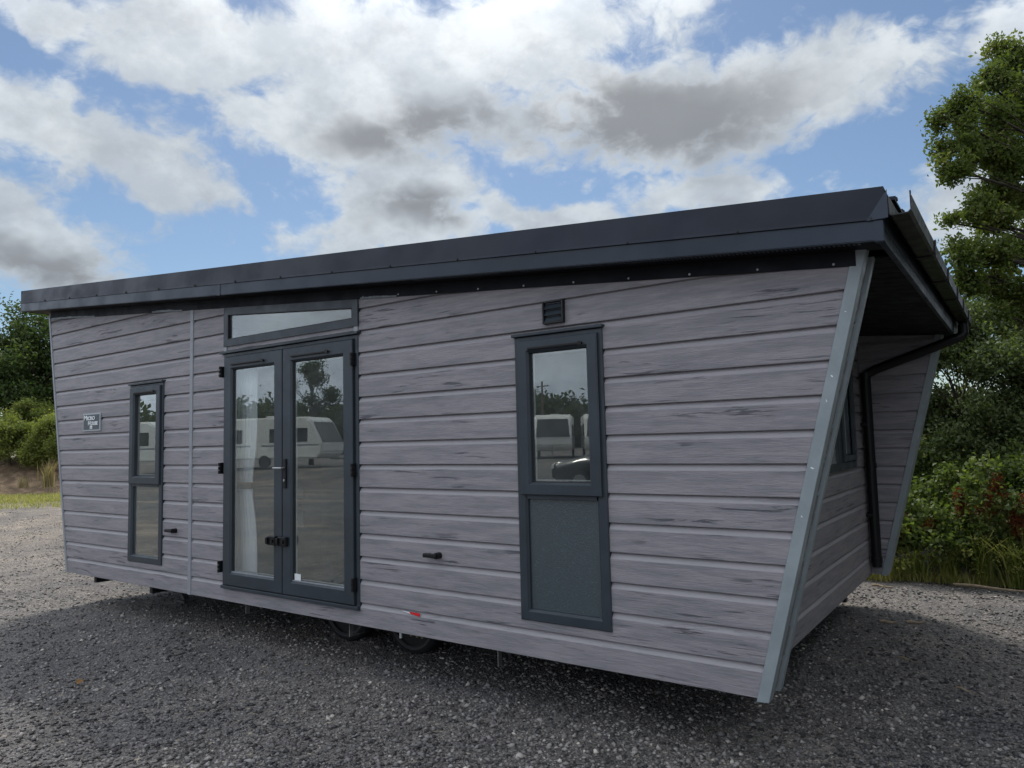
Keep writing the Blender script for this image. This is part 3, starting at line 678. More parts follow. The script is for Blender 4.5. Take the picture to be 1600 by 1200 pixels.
# vent, door holdbacks, reflector
bm = NB()
bbox(bm, 1.575, 1.585, -.05, -.018, 2.062 + z, 2.205 + z, .002); bbox(bm, 1.715, 1.725, -.05, -.018, 2.062 + z, 2.205 + z, .002)
bbox(bm, 1.5855, 1.7145, -.05, -.018, 2.062 + z, 2.072 + z, .002); bbox(bm, 1.5855, 1.7145, -.05, -.018, 2.195 + z, 2.205 + z, .002)
vt = obj('wall_vent', bm, M_gasket, LX, label='small square louvred vent above the right-hand window')
bm = NB()
for k in range(3):
    zb = 2.074 + k * .0405 + z
    prism(bm, [(1.586, -.045, zb), (1.586, -.024, zb + .036), (1.586, -.020, zb + .036), (1.586, -.020, zb)], (.128, 0, 0))
obj('louvre', bm, M_frame, vt)
for xx in (-2.68, .62):
    bm = NB(); cyl(bm, (xx - .04, -.05, .567 + z), (xx - .04, -.018, .567 + z), .014, seg=10); cyl(bm, (xx + .05, -.065, .570 + z), (xx + .05, -.018, .570 + z), .022, seg=12); bbox(bm, xx - .06, xx + .062, -.078, -.050, .556 + z, .584 + z, .006)
    obj('door_holdback', bm, M_black, LX)
bm = NB(); prism(bm, [(.30, -.0235, .158 + z), (.40, -.0235, .156 + z), (.40, -.0235, .144 + z)], (0, .003, 0)); rf = obj('reflector', bm, M_white, LX, label='torn red and white reflective sticker low on the front wall')
bm = NB(); prism(bm, [(.385, -.025, .158 + z), (.478, -.025, .158 + z), (.478, -.025, .136 + z), (.385, -.025, .149 + z)], (0, .0045, 0)); obj('red_stripe', bm, M_red, rf)
# nameplate
bm = NB(); bbox(bm, -4.515, -4.125, -.034, -.02, 1.558 + z, 1.752 + z, .003); pq = obj('nameplate', bm, M_plaqueedge, LX, label='dark slate nameplate with a pale border reading MICRO HOUSE')
bm = NB(); bbox(bm, -4.497, -4.143, -.036, -.0345, 1.574 + z, 1.737 + z); obj('plate_face', bm, M_slate, pq)
def text(s, x, zz, size, name, parent, xs=1.0):
    cu = bpy.data.curves.new(name, 'FONT'); cu.body = s; cu.size = size; cu.extrude = .0012; cu.offset = .0016
    o = bpy.data.objects.new(name, cu); C.objects.link(o); bpy.context.view_layer.update()
    me = bpy.data.meshes.new_from_object(o); bpy.data.objects.remove(o); me.materials.clear(); me.materials.append(M_letter)
    base = Vector((x, -.0375, zz)) - Vector(LX.location)
    for v in me.vertices: v.co = Vector((v.co.x * xs, -v.co.z, v.co.y)) + base
    o = bpy.data.objects.new(name, me); C.objects.link(o); o.parent = parent; return o
text('M', -4.485, 1.680 + z, .072, 'lettering', pq, 1.25); text('ICRO', -4.412, 1.680 + z, .056, 'lettering', pq, 1.3)
text('H', -4.390, 1.623 + z, .066, 'lettering', pq, 1.2); text('OUSE', -4.326, 1.623 + z, .054, 'lettering', pq, 1.15)
bm = NB()
prism(bm, [(-4.352, -.0385, 1.605 + z), (-4.318, -.0385, 1.622 + z), (-4.284, -.0385, 1.605 + z)], (0, .002, 0))
for a, b in ((-4.343, -4.326), (-4.310, -4.293)): bbox(bm, a, b, -.0385, -.0365, 1.581 + z, 1.6045 + z)
obj('house_emblem', bm, M_letter, pq)

# ---- inside
bm = NB(); bbox(bm, -4.8, 2.62, .05, 3.8, .10 + G, .14 + G); obj('inner_floor', bm, M_floor, LX)
bm = NB(); bbox(bm, -4.8, 2.62, 3.78, 3.84, .145 + G, 2.16 + G); obj('inner_wall', bm, M_inwall, LX)
bm = NB(); bbox(bm, -2.55, -2.47, .06, 3.77, .145 + G, 2.55 + G); obj('partition_wall', bm, M_inwall, LX)
bm = NB(); bbox(bm, .75, .83, .06, 3.77, .145 + G, 2.2 + G); obj('partition_wall', bm, M_inwall, LX)
bm = NB(); bbox(bm, -2.46, -1.9, 1.1, 1.18, .145 + G, 2.4 + G); nib = obj('partition_wall', bm, M_inwall, LX)
for zz, h in ((.80, .10), (.50, .17)):
    bm = NB(); bbox(bm, -2.27, -2.17, 1.088, 1.099, zz + G, zz + h + G, .003); obj('wall_socket', bm, M_sock, nib)
bm = NB(); slopebox(bm, -4.8, 2.6, .02, 3.84, -.11, -.06); obj('inner_ceiling', bm, M_white, LX)
bm = NB(); bbox(bm, -.75, .1, .95, 1.7, .142 + G, .19 + G, .01); tag(obj('floor_mat', bm, mat('grey_mat', (.12, .12, .12), .9)), 'grey folded mat lying on the floor inside the right-hand door', 'mat')
bm = NB(); prism(bm, [(-.62, .75, .145 + G), (-.50, .75, .145 + G), (-.68, .75, 1.25 + G), (-.80, .75, 1.25 + G)], (0, .03, 0)); tag(obj('loose_board', bm, M_board), 'dark plank leaning just inside the right-hand door', 'plank')
def curtain(x0, x1, y, z0, z1, tie, name, lab, amp=.013, waist=.55):
    bm = NB(); n, m = 60, 24; g = []
    for j in range(m + 1):
        t = j / m; zz = z0 + (z1 - z0) * t
        s = 1 - (1 - waist) * math.exp(-((zz - tie) / .28) ** 2)
        row = []
        for i in range(n + 1):
            u = i / n; xc = x0 + (x1 - x0) * u * s
            row.append(bm.verts.new((xc, y + amp * math.sin(u * 40 + math.sin(t * 3) * .6) + .006 * math.sin(u * 91), zz)))
        g.append(row)
    for j in range(m):
        for i in range(n): bm.faces.new([g[j][i], g[j][i + 1], g[j + 1][i + 1], g[j + 1][i]])
    cu = thing(name, lab, 'curtain', (x0, y, z0))
    obj('drape', bm, M_voile, cu, smooth=True)
    bm = NB(); bbox(bm, x0 - .01, x0 + (x1 - x0) * waist + .01, y - amp - .01, y + amp + .01, tie - .03, tie + .03, .01); obj('tie_back', bm, M_inwall, cu)
    return cu
curtain(-1.90, -1.56, .10, .20 + G, 2.12 + G, 1.0 + G, 'curtain', 'white voile curtain tied back inside the left-hand french door', waist=.8)

# ---- underframe
for xx in (-4.32, -3.18):
    bm = NB(); prism(bm, [(xx, .03, G + .02), (xx, .03, G - .075), (xx, .9, G - .085), (xx, .9, G + .02)], (.05, 0, 0)); obj('outrigger', bm, M_steel, LX)
bm = NB()
for y in (.75, 3.2): bbox(bm, -4.7, 2.6, y, y + .06, G - .16, G - .002)
for xx in (-4.0, -2.0, .9, 2.3): bbox(bm, xx, xx + .05, .811, 3.199, G - .12, G - .004)
obj('chassis', bm, M_steel, LX)
bm = NB(); bbox(bm, -4.82, 2.66, .03, 3.98, G + .003, G + .05); obj('floor_deck', bm, M_steel, LX)
for xx, dz in ((-1.62, .10), (-.31, .12), (1.10, .12)):
    bm = NB(); bbox(bm, xx, xx + .006, .04, .08, G - dz, G + .01); bbox(bm, xx, xx + .006, .08, .20, G - dz, G - dz + .006); obj('steel_bracket', bm, M_galv, LX)
for y0, gy in ((.52, -1), (3.35, 1)):
    for xx in (-.90, -.12):
        bm = NB(); R0 = .29; seg = 28; rings = []
        for (dy, r) in ((0, R0 - .05), (0.005, R0 - .018), (.03, R0 - .002), (.09, R0), (.15, R0 - .002), (.175, R0 - .02), (.18, R0 - .05)):
            rings.append([bm.verts.new((xx + r * math.cos(2 * math.pi * k / seg), y0 + dy, R0 + r * math.sin(2 * math.pi * k / seg))) for k in range(seg)])
        for A, B in zip(rings, rings[1:]):
            for k in range(seg): bm.faces.new([A[k], A[(k + 1) % seg], B[(k + 1) % seg], B[k]])
        wh = obj('wheel', bm, M_tyre, LX, smooth=True)
        bm = NB(); cyl(bm, (xx, y0 + .03, R0), (xx, y0 + .15, R0), R0 - .052, seg=28); obj('rim_well', bm, M_steel, wh)
        bm = NB()
        a = [[bm.verts.new((xx + r * math.cos(2 * math.pi * k / seg), y0 + dy, R0 + r * math.sin(2 * math.pi * k / seg))) for k in range(seg)] for r, dy in ((R0 - .045, .0), (R0 - .06, -.006), (R0 - .07, .01))]
        for A, B in zip(a, a[1:]):
            for k in range(seg): bm.faces.new([A[k], A[(k + 1) % seg], B[(k + 1) % seg], B[k]])
        obj('rim', bm, M_steelgrey, wh)
for xx, h, m_, r in ((.155, .085, M_white, .010), (.44, .035, M_white, .022)):
    bm = NB(); cyl(bm, (xx, .12, G - h), (xx, .12, G + .01), r, seg=12); obj('waste_pipe', bm, m_, LX)
for xx in (.24, .30, .35):
    bm = NB(); cyl(bm, (xx, .14, G - .065), (xx, .14, G + .01), .009, .014, seg=10); cyl(bm, (xx, .14, G - .045), (xx, .14, G - .02), .016, seg=8); obj('pipe_valve', bm, mat('old_brass', (.20, .17, .10), .5, .4), LX)

for xx in (-.90, -.12):
    bm = NB(); tube(bm, [(xx, .7, .29), (xx, 3.35, .29)], .035, 10); bbox(bm, xx - .05, xx + .05, .81, .86, .295, G - .01, .004); obj('axle', bm, M_steel, LX)
for xx in (-3.9,):
    bm = NB(); prism(bm, [(xx, .62, G - .005), (xx + .06, .62, G - .005), (xx + .34, .62, .06), (xx + .28, .62, .06)], (0, .06, 0)); bbox(bm, xx + .24, xx + .40, .58, .72, .028, .055, .004); obj('corner_steady', bm, M_galvdull, LX)
bm = NB(); tube(bm, [(-.6, .35, G - .06), (.3, .30, G - .10), (1.6, .42, G - .05), (2.3, .6, G - .07)], .02, 8); obj('waste_hose', bm, M_black, LX)

# ------------------------------------------------------------------ vegetation
def leaves(centers, radii, n_sub, n_leaf, sub_r, size, flat=1.0, shell=.35, weight=None, asp=.55):
    """leaf quads in twig clumps inside ellipsoid clusters -> V, F, tone"""
    cs, rs = np.array(centers, float), np.array(radii, float)
    w_ = rs ** 2 if weight is None else np.array(weight, float); cnt = np.maximum(3, (n_sub * w_ / w_.sum()).astype(int))
    C_, T_ = [], []
    for c, r, k in zip(cs, rs, cnt):
        d = rng.normal(size=(k, 3)); d /= np.linalg.norm(d, axis=1)[:, None]
        rad = (shell + (1 - shell) * rng.random(k)) ** (1 / 1.6)
        p = c + d * (rad * r)[:, None] * np.array([1, 1, flat]) * (1 + .25 * rng.normal(size=(k, 1)))
        C_.append(p); T_.append(np.full(k, rng.random() * .42) + rng.random(k) * .28)
    P = np.concatenate(C_); T = np.concatenate(T_)
    m = rng.poisson(n_leaf, len(P)); idx = np.repeat(np.arange(len(P)), m); n = len(idx)
    pos = P[idx] + rng.normal(size=(n, 3)) * sub_r * np.array([1, 1, .75])
    s = size * (.6 + .8 * rng.random(n))
    a = rng.normal(size=(n, 3)); a /= np.linalg.norm(a, axis=1)[:, None]
    nrm = rng.normal(size=(n, 3)) + np.array([0, 0, .9]); b = np.cross(nrm, a); b /= np.linalg.norm(b, axis=1)[:, None] + 1e-9
    c3 = np.cross(a, b) * .18
    V = np.stack([pos - a * s[:, None] * .5, pos + b * s[:, None] * asp * .5 + c3 * s[:, None], pos + a * s[:, None] * .5, pos - b * s[:, None] * asp * .5 + c3 * s[:, None]], 1).reshape(-1, 3)
    F = np.arange(n * 4).reshape(-1, 4)
    tone = np.clip(T[idx] + rng.random(n) * .38, 0, 1)
    return V, F, tone
def fract(cl, n=7, k=.42, seed=4):
    q = random.Random(seed); o = []
    for x, y, z_, r in cl:
        for _ in range(n):
            d = Vector((q.gauss(0, 1), q.gauss(0, 1), q.gauss(0, 1))).normalized() * r * q.uniform(.35, 1.05)
            o.append((x + d.x, y + d.y, z_ + d.z * .85, r * k * q.uniform(.55, 1.25)))
    return o
def limb(bm, p, q, r0, r1, sag=.12, k=6, seg=7):
    p, q = Vector(p), Vector(q); L = (q - p).length; pts = []; j = [random.uniform(-1, 1) for _ in range(3)]
    for i in range(k + 1):
        t = i / k; w = math.sin(math.pi * t)
        pts.append(p.lerp(q, t) + Vector((j[0] * w * L * .08, j[1] * w * L * .08, w * L * sag + j[2] * w * L * .04 + math.sin(t * 9 + j[0] * 5) * L * .012)))
    tube(bm, pts, [r0 + (r1 - r0) * (i / k) for i in range(k + 1)], seg)
    return pts
def tree(name, label, cat, loc, trunk_top, r, clusters, n_sub, n_leaf, sub_r, size, m, group=None, flat=.9, twigs=True, asp=.55, shell=.35, weight=None, lim=.28, leafcl=None):
    root = thing(name, label, cat, loc, 0, group); L = Vector(loc)
    bm = NB(); tt = Vector(trunk_top); pts = []
    for i in range(7):
        t = i / 6; pts.append(L.lerp(tt, t) + Vector((math.sin(t * 4) * r * .5, math.cos(t * 5) * r * .4, 0)))
    tube(bm, pts, [r * (1.35 if i == 0 else 1 - .5 * i / 6) for i in range(7)], 10)
    for (x, y, z_, rr) in clusters:
        t = min(1.0, max(.25, (z_ - L.z) / max(.1, (tt.z - L.z)) * .75)); s = L.lerp(tt, t)
        pp = limb(bm, s, (x, y, z_), r * lim, max(.008, r * .05), .06)
        if twigs:
            for _ in range(5):
                d = Vector((random.gauss(0, 1), random.gauss(0, 1), random.gauss(0, .8))).normalized() * rr * .95
                limb(bm, pp[random.randint(3, 6)], Vector((x, y, z_)) + d, max(.008, r * .055), .004, .02, 4, 5)
    obj('trunk', bm, M_bark, root, smooth=True)
    V, F, T = leaves([c[:3] for c in (leafcl or clusters)], [c[3] for c in (leafcl or clusters)], n_sub, n_leaf, sub_r, size, flat, asp=asp, shell=shell, weight=weight)
    V = V - np.array(loc)
    np_mesh('crown', V, F, T, m, root)
    return root

OAK = [(3.22, 9.27, 6.64, .15), (3.49, 9.44, 6.89, .24), (3.83, 10.24, 7.42, .32), (4.3, 11.13, 8.09, .44), (3.45, 9.46, 6.33, .31), (3.83, 10.31, 6.78, .43), (4.34, 11.23, 7.31, .55), (3.35, 9.2, 5.8, .22), (3.66, 10.24, 6.15, .43), (4.19, 10.61, 6.24, .48), (3.98, 10.51, 5.72, .37), (4.32, 11.38, 5.54, .55), (3.27, 8.86, 4.89, .09), (3.55, 9.29, 5.02, .26), (3.86, 9.89, 4.94, .31), (3.36, 8.97, 4.43, .21), (3.71, 9.59, 4.39, .35), (4.16, 10.76, 4.55, .48), (3.37, 9.02, 3.94, .29), (3.79, 9.94, 3.93, .41), (4.2, 10.85, 3.8, .43), (3.3, 9.02, 3.41, .27), (3.63, 9.64, 3.3, .35), (3.99, 10.76, 3.17, .27), (4.7, 12.12, 7.07, .81), (4.87, 12.13, 8.21, .69), (4.78, 12.34, 5.34, .81), (4.59, 12.35, 3.85, .69), (3.42, 9.16, 2.92, .21)]
OAK2 = [(5.6, 11.2, 6.4, 1.0), (6.4, 12.4, 7.6, 1.1), (5.8, 13.4, 8.8, 1.0), (6.8, 11.4, 5.0, 1.0), (5.4, 13.6, 6.2, 1.0), (7.2, 13.0, 6.4, 1.2), (5.7, 11.3, 4.4, .8), (8.2, 11.0, 5.2, 1.5), (8.8, 9.4, 6.4, 1.5), (7.4, 9.6, 7.4, 1.3), (9.4, 8.2, 4.6, 1.5), (10.2, 10.2, 6.6, 1.6), (8.6, 12.6, 8.4, 1.5)]  # off-view rest of the crown, extended right to block sky light from the veranda
OF = fract(OAK, 8, .40) + fract(OAK2, 10, .38)
OW = [c[3] ** 1.6 for c in OF[:8 * len(OAK)]] + [.22 * c[3] ** 2 for c in OF[8 * len(OAK):]]
tree('oak_tree', 'tall oak with spreading lobed foliage rising behind the veranda end of the lodge', 'tree', (5.9, 12.2, 0), (5.7, 12.1, 5.6), .26, OAK + OAK2, 10500, 14, .080, .068, M_oak, shell=.15, weight=OW, lim=.13, leafcl=OF)

# pale hawthorn screen, elder bushes, then brambles in front of them
def dome(n, cx, cy, cz, rx, rz, r0, r1, seed=1):
    q = random.Random(seed); out_ = []
    for _ in range(n):
        a = q.uniform(0, 6.283); e = math.asin(q.uniform(-.15, 1)); k = q.uniform(.72, 1.08)
        out_.append((cx + rx * k * math.cos(a) * math.cos(e), cy + rx * k * math.sin(a) * math.cos(e), cz + rz * k * math.sin(e), q.uniform(r0, r1)))
    return out_
def row(n, x0, x1, y0, y1, z0, z1, r0, r1):
    return [(random.uniform(x0, x1), random.uniform(y0, y1), random.uniform(z0, z1), random.uniform(r0, r1)) for _ in range(n)]
tree('hawthorn_bush', 'tall grey-green hawthorn hedge bush nearest the lodge corner, under the oak', 'bush', (3.3, 8.1, 0), (3.3, 8.1, 1.8), .06, dome(52, 3.0, 8.3, 1.2, 1.15, 2.05, .16, .36, 3) + row(14, 2.2, 4.0, 7.7, 8.9, .7, 2.1, .35, .5), 5200, 26, .08, .056, M_grey, 'hedge bushes behind the lodge', twigs=False, lim=.12)
tree('hawthorn_bush', 'grey-green hawthorn bush at the right edge, deeper in the hedge', 'bush', (5.2, 8.6, 0), (5.2, 8.6, 1.9), .07, dome(50, 5.0, 8.9, 1.1, 1.4, 2.2, .18, .4, 5) + row(14, 4.1, 6.2, 8.0, 9.6, .7, 2.1, .35, .5), 5000, 26, .08, .058, M_grey, 'hedge bushes behind the lodge', twigs=False, lim=.12)
tree('hawthorn_bush', 'grey-green hawthorn bush hidden mostly behind the slanted far wing', 'bush', (1.0, 8.4, 0), (1.0, 8.4, 1.6), .06, row(14, -.4, 2.2, 7.8, 9.2, .6, 2.0, .32, .5), 1500, 20, .09, .045, M_grey, 'hedge bushes behind the lodge', twigs=False)
def thicket(name, label, cs, n_sub, n_leaf, sub_r, size, m, flat=.8, asp=.7, cat=None):
    V, F, T = leaves([c[:3] for c in cs], [c[3] for c in cs], n_sub, n_leaf, sub_r, size, flat, asp=asp)
    k = V.reshape(-1, 4, 3)[:, :, 2].min(1) > .0
    V = V.reshape(-1, 4, 3)[k].reshape(-1, 3); F = np.arange(len(V)).reshape(-1, 4)
    o = np_mesh(name, V, F, T[k], m); o['kind'] = 'stuff'; o['label'] = label; return o
BR = []
for k in range(150):
    x = random.uniform(1.3, 5.4); d_ = random.random(); top = .62 + .35 * math.sin(x * 2.3 + .6) * .6 + .18 * math.sin(x * 5.1)
    BR.append((x, 5.78 + d_ * 1.7 + .12 * math.sin(x * 3.3), random.uniform(.12, .3) + max(.15, top * (.25 + 1.25 * d_)) * random.uniform(.55, 1.0), random.uniform(.09, .24)))
BR += row(40, 1.3, 5.4, 6.9, 7.6, .3, 1.2, .3, .4)
def arching(n):
    bm = NB(); tips = []
    for _ in range(n):
        x = random.uniform(1.6, 5.0); y = random.uniform(5.9, 6.8); h = random.uniform(.5, 1.35); dx = random.uniform(-.5, .5); dy = -random.uniform(.1, .5)
        pts = [(x + dx * t, y + dy * t, h * math.sin(min(1, t * .95) * 2.2) / 1.0) for t in np.linspace(.08, .98, 8)]
        tube(bm, pts, .004, 5); tips += [(p[0], p[1], p[2], .05) for p in pts[2:]]
    o = obj('bramble_stems', bm, M_twig); o['kind'] = 'stuff'; o['label'] = 'arching bramble stems standing out of the thicket'
    return tips
BR += arching(34)
thicket('brambles', 'tangled green bramble thicket below the hedge behind the lodge', BR, 7500, 17, .07, .056, M_bramble)
def blades(n, pos, h, w, bend, m, name, label, parent=None, tone0=0.0):
    P = pos(n); n = len(P); hh = h * (.4 + .8 * rng.random(n)); an = rng.random(n) * 6.283; bd = bend * (rng.random(n) + .2)
    d = np.stack([np.cos(an), np.sin(an), np.zeros(n)], 1); s = np.stack([-np.sin(an), np.cos(an), np.zeros(n)], 1); up3 = np.array([0, 0, 1.0])
    w2 = w * (.6 + .8 * rng.random(n))
    b0 = P - s * w2[:, None] / 2; b1 = P + s * w2[:, None] / 2
    mid = P + up3 * hh[:, None] * .6 + d * (hh * bd)[:, None] * .25
    m0 = mid - s * w2[:, None] * .35; m1 = mid + s * w2[:, None] * .35
    tip = P + up3 * hh[:, None] + d * (hh * bd)[:, None]
    t0 = tip - s * w2[:, None] * .05; t1 = tip + s * w2[:, None] * .05
    V = np.stack([b0, b1, m1, m0, t1, t0], 1).reshape(-1, 3); k = np.arange(n)[:, None] * 6
    F = np.concatenate([k + np.array([0, 1, 2, 3]), k + np.array([3, 2, 4, 5])], 1).reshape(-1, 4)
    o = np_mesh(name, V, F, np.repeat(np.clip(tone0 + rng.random(n) * (1 - tone0), 0, 1), 2), m, parent)
    if parent is None: o['kind'] = 'stuff'; o['label'] = label
    return o
def strip(n):
    x = rng.uniform(.6, 6.0, n); y = 5.5 + .10 * np.sin(x * 2.1) + .06 * np.sin(x * 7) + np.abs(rng.normal(size=n)) * .2
    return np.stack([x, y, np.zeros(n)], 1)
blades(4200, strip, .13, .008, 1.2, M_verge, 'rough_grass', 'rough grass and weeds along the gravel edge behind the lodge', tone0=.3)
def clump_pos(x, y, r): return lambda n: np.stack([x + rng.normal(size=n) * r, y + rng.normal(size=n) * r, np.zeros(n)], 1)
# reddish dock seed heads and yellowing weeds at the right
for i, (x, y, h) in enumerate([(3.70, 5.95, 1.25), (3.42, 5.85, 1.05), (2.74, 5.82, .85), (3.88, 5.8, .95), (3.05, 5.8, .75)]):
    labs = ['tallest rusty dock seed stalk at the right edge of the brambles', 'rusty brown dock stalk left of the tallest one', 'small reddish dock stalk in the brambles nearest the lodge corner', 'rusty dock stalk lowest at the far right edge', 'short reddish dock stalk in the middle of the bramble front']
    t = thing('dock_plant', labs[i], 'weed', (x, y, 0), 0, 'dock plants in the bramble front'); bm = NB(); pts = []
    for k in range(4):
        a = random.uniform(0, 6.28); q = (x + .10 * math.cos(a) * h, y + .10 * math.sin(a) * h, h * random.uniform(.75, 1)); pts.append(q)
        limb(bm, (x, y, 0), q, .006, .003, .0, 4, 5)
    obj('stalk', bm, M_dry, t)
    for q in pts:
        cs = [(q[0] + (x - q[0]) * u, q[1] + (y - q[1]) * u, q[2] * (1 - u * .6), .035) for u in np.linspace(0, .5, 26)]
        V, F, T = leaves([c[:3] for c in cs], [c[3] for c in cs], 60, 9, .022, .018, 1.6, asp=.8); np_mesh('seed_head', V - np.array([x, y, 0]), F, T, M_dock, t)['kind'] = 'stuff'
for i, (x, y, h) in enumerate([(3.52, 5.72, .55), (3.80, 5.66, .5), (3.2, 5.7, .42), (2.62, 5.62, .3), (3.98, 5.8, .75), (2.9, 5.66, .35)]):
    labs = ['pale green weed spray at the gravel edge, second from the right', 'yellowing weed clump in the corner where gravel meets brambles at far right', 'leafy weed tuft in the middle of the gravel edge', 'low weed tuft beside the foot of the far wing', 'tall pale weed at the extreme right edge', 'small weed tuft between the middle one and the wing foot']
    t = thing('weed', labs[i], 'weed', (x, y, 0), 0, 'weeds along the gravel edge')
    blades(70, lambda n: np.stack([rng.normal(size=n) * .05, rng.normal(size=n) * .05, np.zeros(n)], 1), h, .012, .7, M_grass, 'stems', None, t)
    cs = [(x + random.gauss(0, .08), y + random.gauss(0, .07), h * random.uniform(.3, .95), .06) for _ in range(12)]
    V, F, T = leaves([c[:3] for c in cs], [c[3] for c in cs], 50, 8, .03, .035, 1.0); np_mesh('foliage', V - np.array([x, y, 0]), F, np.clip(T + .3, 0, 1), M_bush, t)

# left: earth bank, grass verge, bushes, trees
def bank():
    bm = NB(); nx, ny = 40, 14; g = []
    a = Vector((-34.5, 3.5, 0)); b = Vector((-20, 14.0, 0)); d = (b - a); nrm = Vector((-d.y, d.x, 0)).normalized()
    for j in range(ny + 1):
        v = j / ny; row_ = []
        for i in range(nx + 1):
            u = i / nx; h = 1.55 * (1 / (1 + math.exp(-(v - .33) * 11))) + .10 * math.sin(u * 31 + v * 7) * v + .06 * math.sin(u * 67 - v * 13) * min(1, v * 3) - .04 * (1 - v)
            p = a + d * u + nrm * (v * 7.5 + .3 * math.sin(u * 17)); row_.append(bm.verts.new((p.x, p.y, h - .05)))
        g.append(row_)
    for j in range(ny):
        for i in range(nx): bm.faces.new([g[j][i], g[j][i + 1], g[j + 1][i + 1], g[j + 1][i]])
    return struct('earth_bank', bm, M_soil, 'bare brown earth bank beyond the far end of the lodge', smooth=True), a, d, nrm
_, BA, BD, BN = bank()
def verge(n):
    u = rng.uniform(0, 1, n); v = rng.uniform(-3.6, .5, n) ; v = np.where(rng.random(n) < .25, rng.uniform(-6.5, -3, n), v)
    return np.stack([BA.x + BD.x * u + BN.x * v, BA.y + BD.y * u + BN.y * v, np.zeros(n)], 1)
blades(22000, verge, .13, .020, .9, M_verge, 'grass_verge', 'bright green grass verge between the gravel and the earth bank')
def bankpos(n):
    u = rng.uniform(0, 1, n); v = rng.uniform(.0, 1, n) ** 1.3; h = 1.55 * (1 / (1 + np.exp(-(v - .33) * 11))) - .08
    k = np.sin(u * 41) + np.sin(u * 23 + v * 9) + rng.normal(size=n) * .7 > .4; u, v, h = u[k], v[k], h[k]
    return np.stack([BA.x + BD.x * u + BN.x * v * 7.5, BA.y + BD.y * u + BN.y * v * 7.5, h], 1)
blades(6000, bankpos, .20, .018, 1.1, M_dry, 'dry_weeds', 'straw-coloured dead weeds over the earth bank')
LT = dome(60, -37.0, 12.2, 4.6, 3.1, 3.7, .5, 1.0, 9) + dome(26, -33.9, 14.2, 3.9, 2.2, 3.2, .5, .9, 10) + row(14, -38.5, -34.5, 11, 13.4, 2.6, 6.5, .8, 1.3)
tree('dark_tree', 'dense dark green tree behind the bushes beyond the far end of the lodge', 'tree', (-36.4, 12.0, 1.2), (-36.4, 12.0, 5.6), .24, LT, 2600, 30, .26, .17, M_darkleaf)
BS = [((-31.9, 9.2), 'leafy olive-green bush on the bank, leftmost in the frame', dome(34, -31.9, 9.2, 1.75, 1.15, 1.25, .18, .42, 21)),
      ((-30.0, 10.5), 'leafy olive-green bush on the bank touching the lodge end wall in the view', dome(34, -30.0, 10.5, 1.7, 1.1, 1.5, .18, .42, 22)),
      ((-33.4, 10.6), 'yellow-green bush rising behind the two front bushes on the bank', dome(34, -33.4, 10.6, 2.0, 1.3, 1.9, .2, .45, 23))]
for (x, y), lab, cs in BS:
    tree('bush', lab, 'bush', (x, y, 1.0), (x, y, 2.2), .06, cs, 900, 34, .13, .09, M_bush, 'bushes on the earth bank', twigs=False)
for i, (x, y) in enumerate([(-27.9, 9.1), (-28.9, 8.6), (-29.6, 7.7)]):
    t = thing('dead_weed', ['tall straw-coloured dead weed on the bank beside the lodge end', 'dead thistle stalks halfway along the visible bank', 'dead weed stalks at the left part of the bank'][i], 'weed', (x, y, .3), 0, 'dead weeds standing on the bank')
    blades((130, 60, 50)[i], lambda n: np.stack([rng.normal(size=n) * .10, rng.normal(size=n) * .10, np.zeros(n)], 1), (1.0, .45, .55)[i], .022, .35, M_dry, 'stalks', None, t)
# ------------------------------------------------------------------ debris on the gravel
def twig(x, y, L, a, r, lab, grp='twigs on the gravel'):
    t = bmesh.new(); pts = [(x + math.cos(a) * L * (k / 4 - .5), y + math.sin(a) * L * (k / 4 - .5) + .006 * math.sin(k * 2.3), .018 + .006 * math.sin(k * 1.7)) for k in range(5)]
    tube(t, pts, [r, r * 1.1, r, r * .8, r * .4], 6); o = obj('twig', t, M_twig); tag(o, lab, 'twig', grp)
twig(2.62, 5.02, .22, -.2, .013, 'brown stick lying on the gravel nearest the foot of the far wing')
twig(2.90, 3.40, .14, .3, .012, 'pale wood chip on the sunlit gravel, left one of the pair beyond the shadow edge')
twig(3.10, 3.50, .15, .5, .011, 'pale wood chip on the sunlit gravel, right one of the pair beyond the shadow edge')
twig(3.19, 2.28, .16, -.5, .007, 'thin dark twig in the shadow right of the lodge corner')
twig(3.58, 1.75, .14, -.6, .008, 'grey twig nearest the camera in the right-hand shadow')
twig(3.62, 5.44, .75, -.12, .015, 'long bleached stick lying along the gravel edge at the right')
for (x, y, s, lab) in ((-1.72, -1.25, .05, 'curled orange-brown leaf on the gravel at the left'), (-.05, -2.02, .05, 'brown dead leaf at the bottom edge of the gravel')):
    bm = NB(); vs = [bm.verts.new((x + s * math.cos(t) * (1 if k % 2 else .7), y + s * .6 * math.sin(t), .024 + .012 * math.cos(2 * t))) for k, t in enumerate(np.linspace(0, 2 * math.pi, 9)[:-1])]
    bm.faces.new(vs); bmesh.ops.solidify(bm, geom=bm.faces[:], thickness=.002); tag(obj('leaf_litter', bm, M_leaflit), lab, 'fallen leaf')

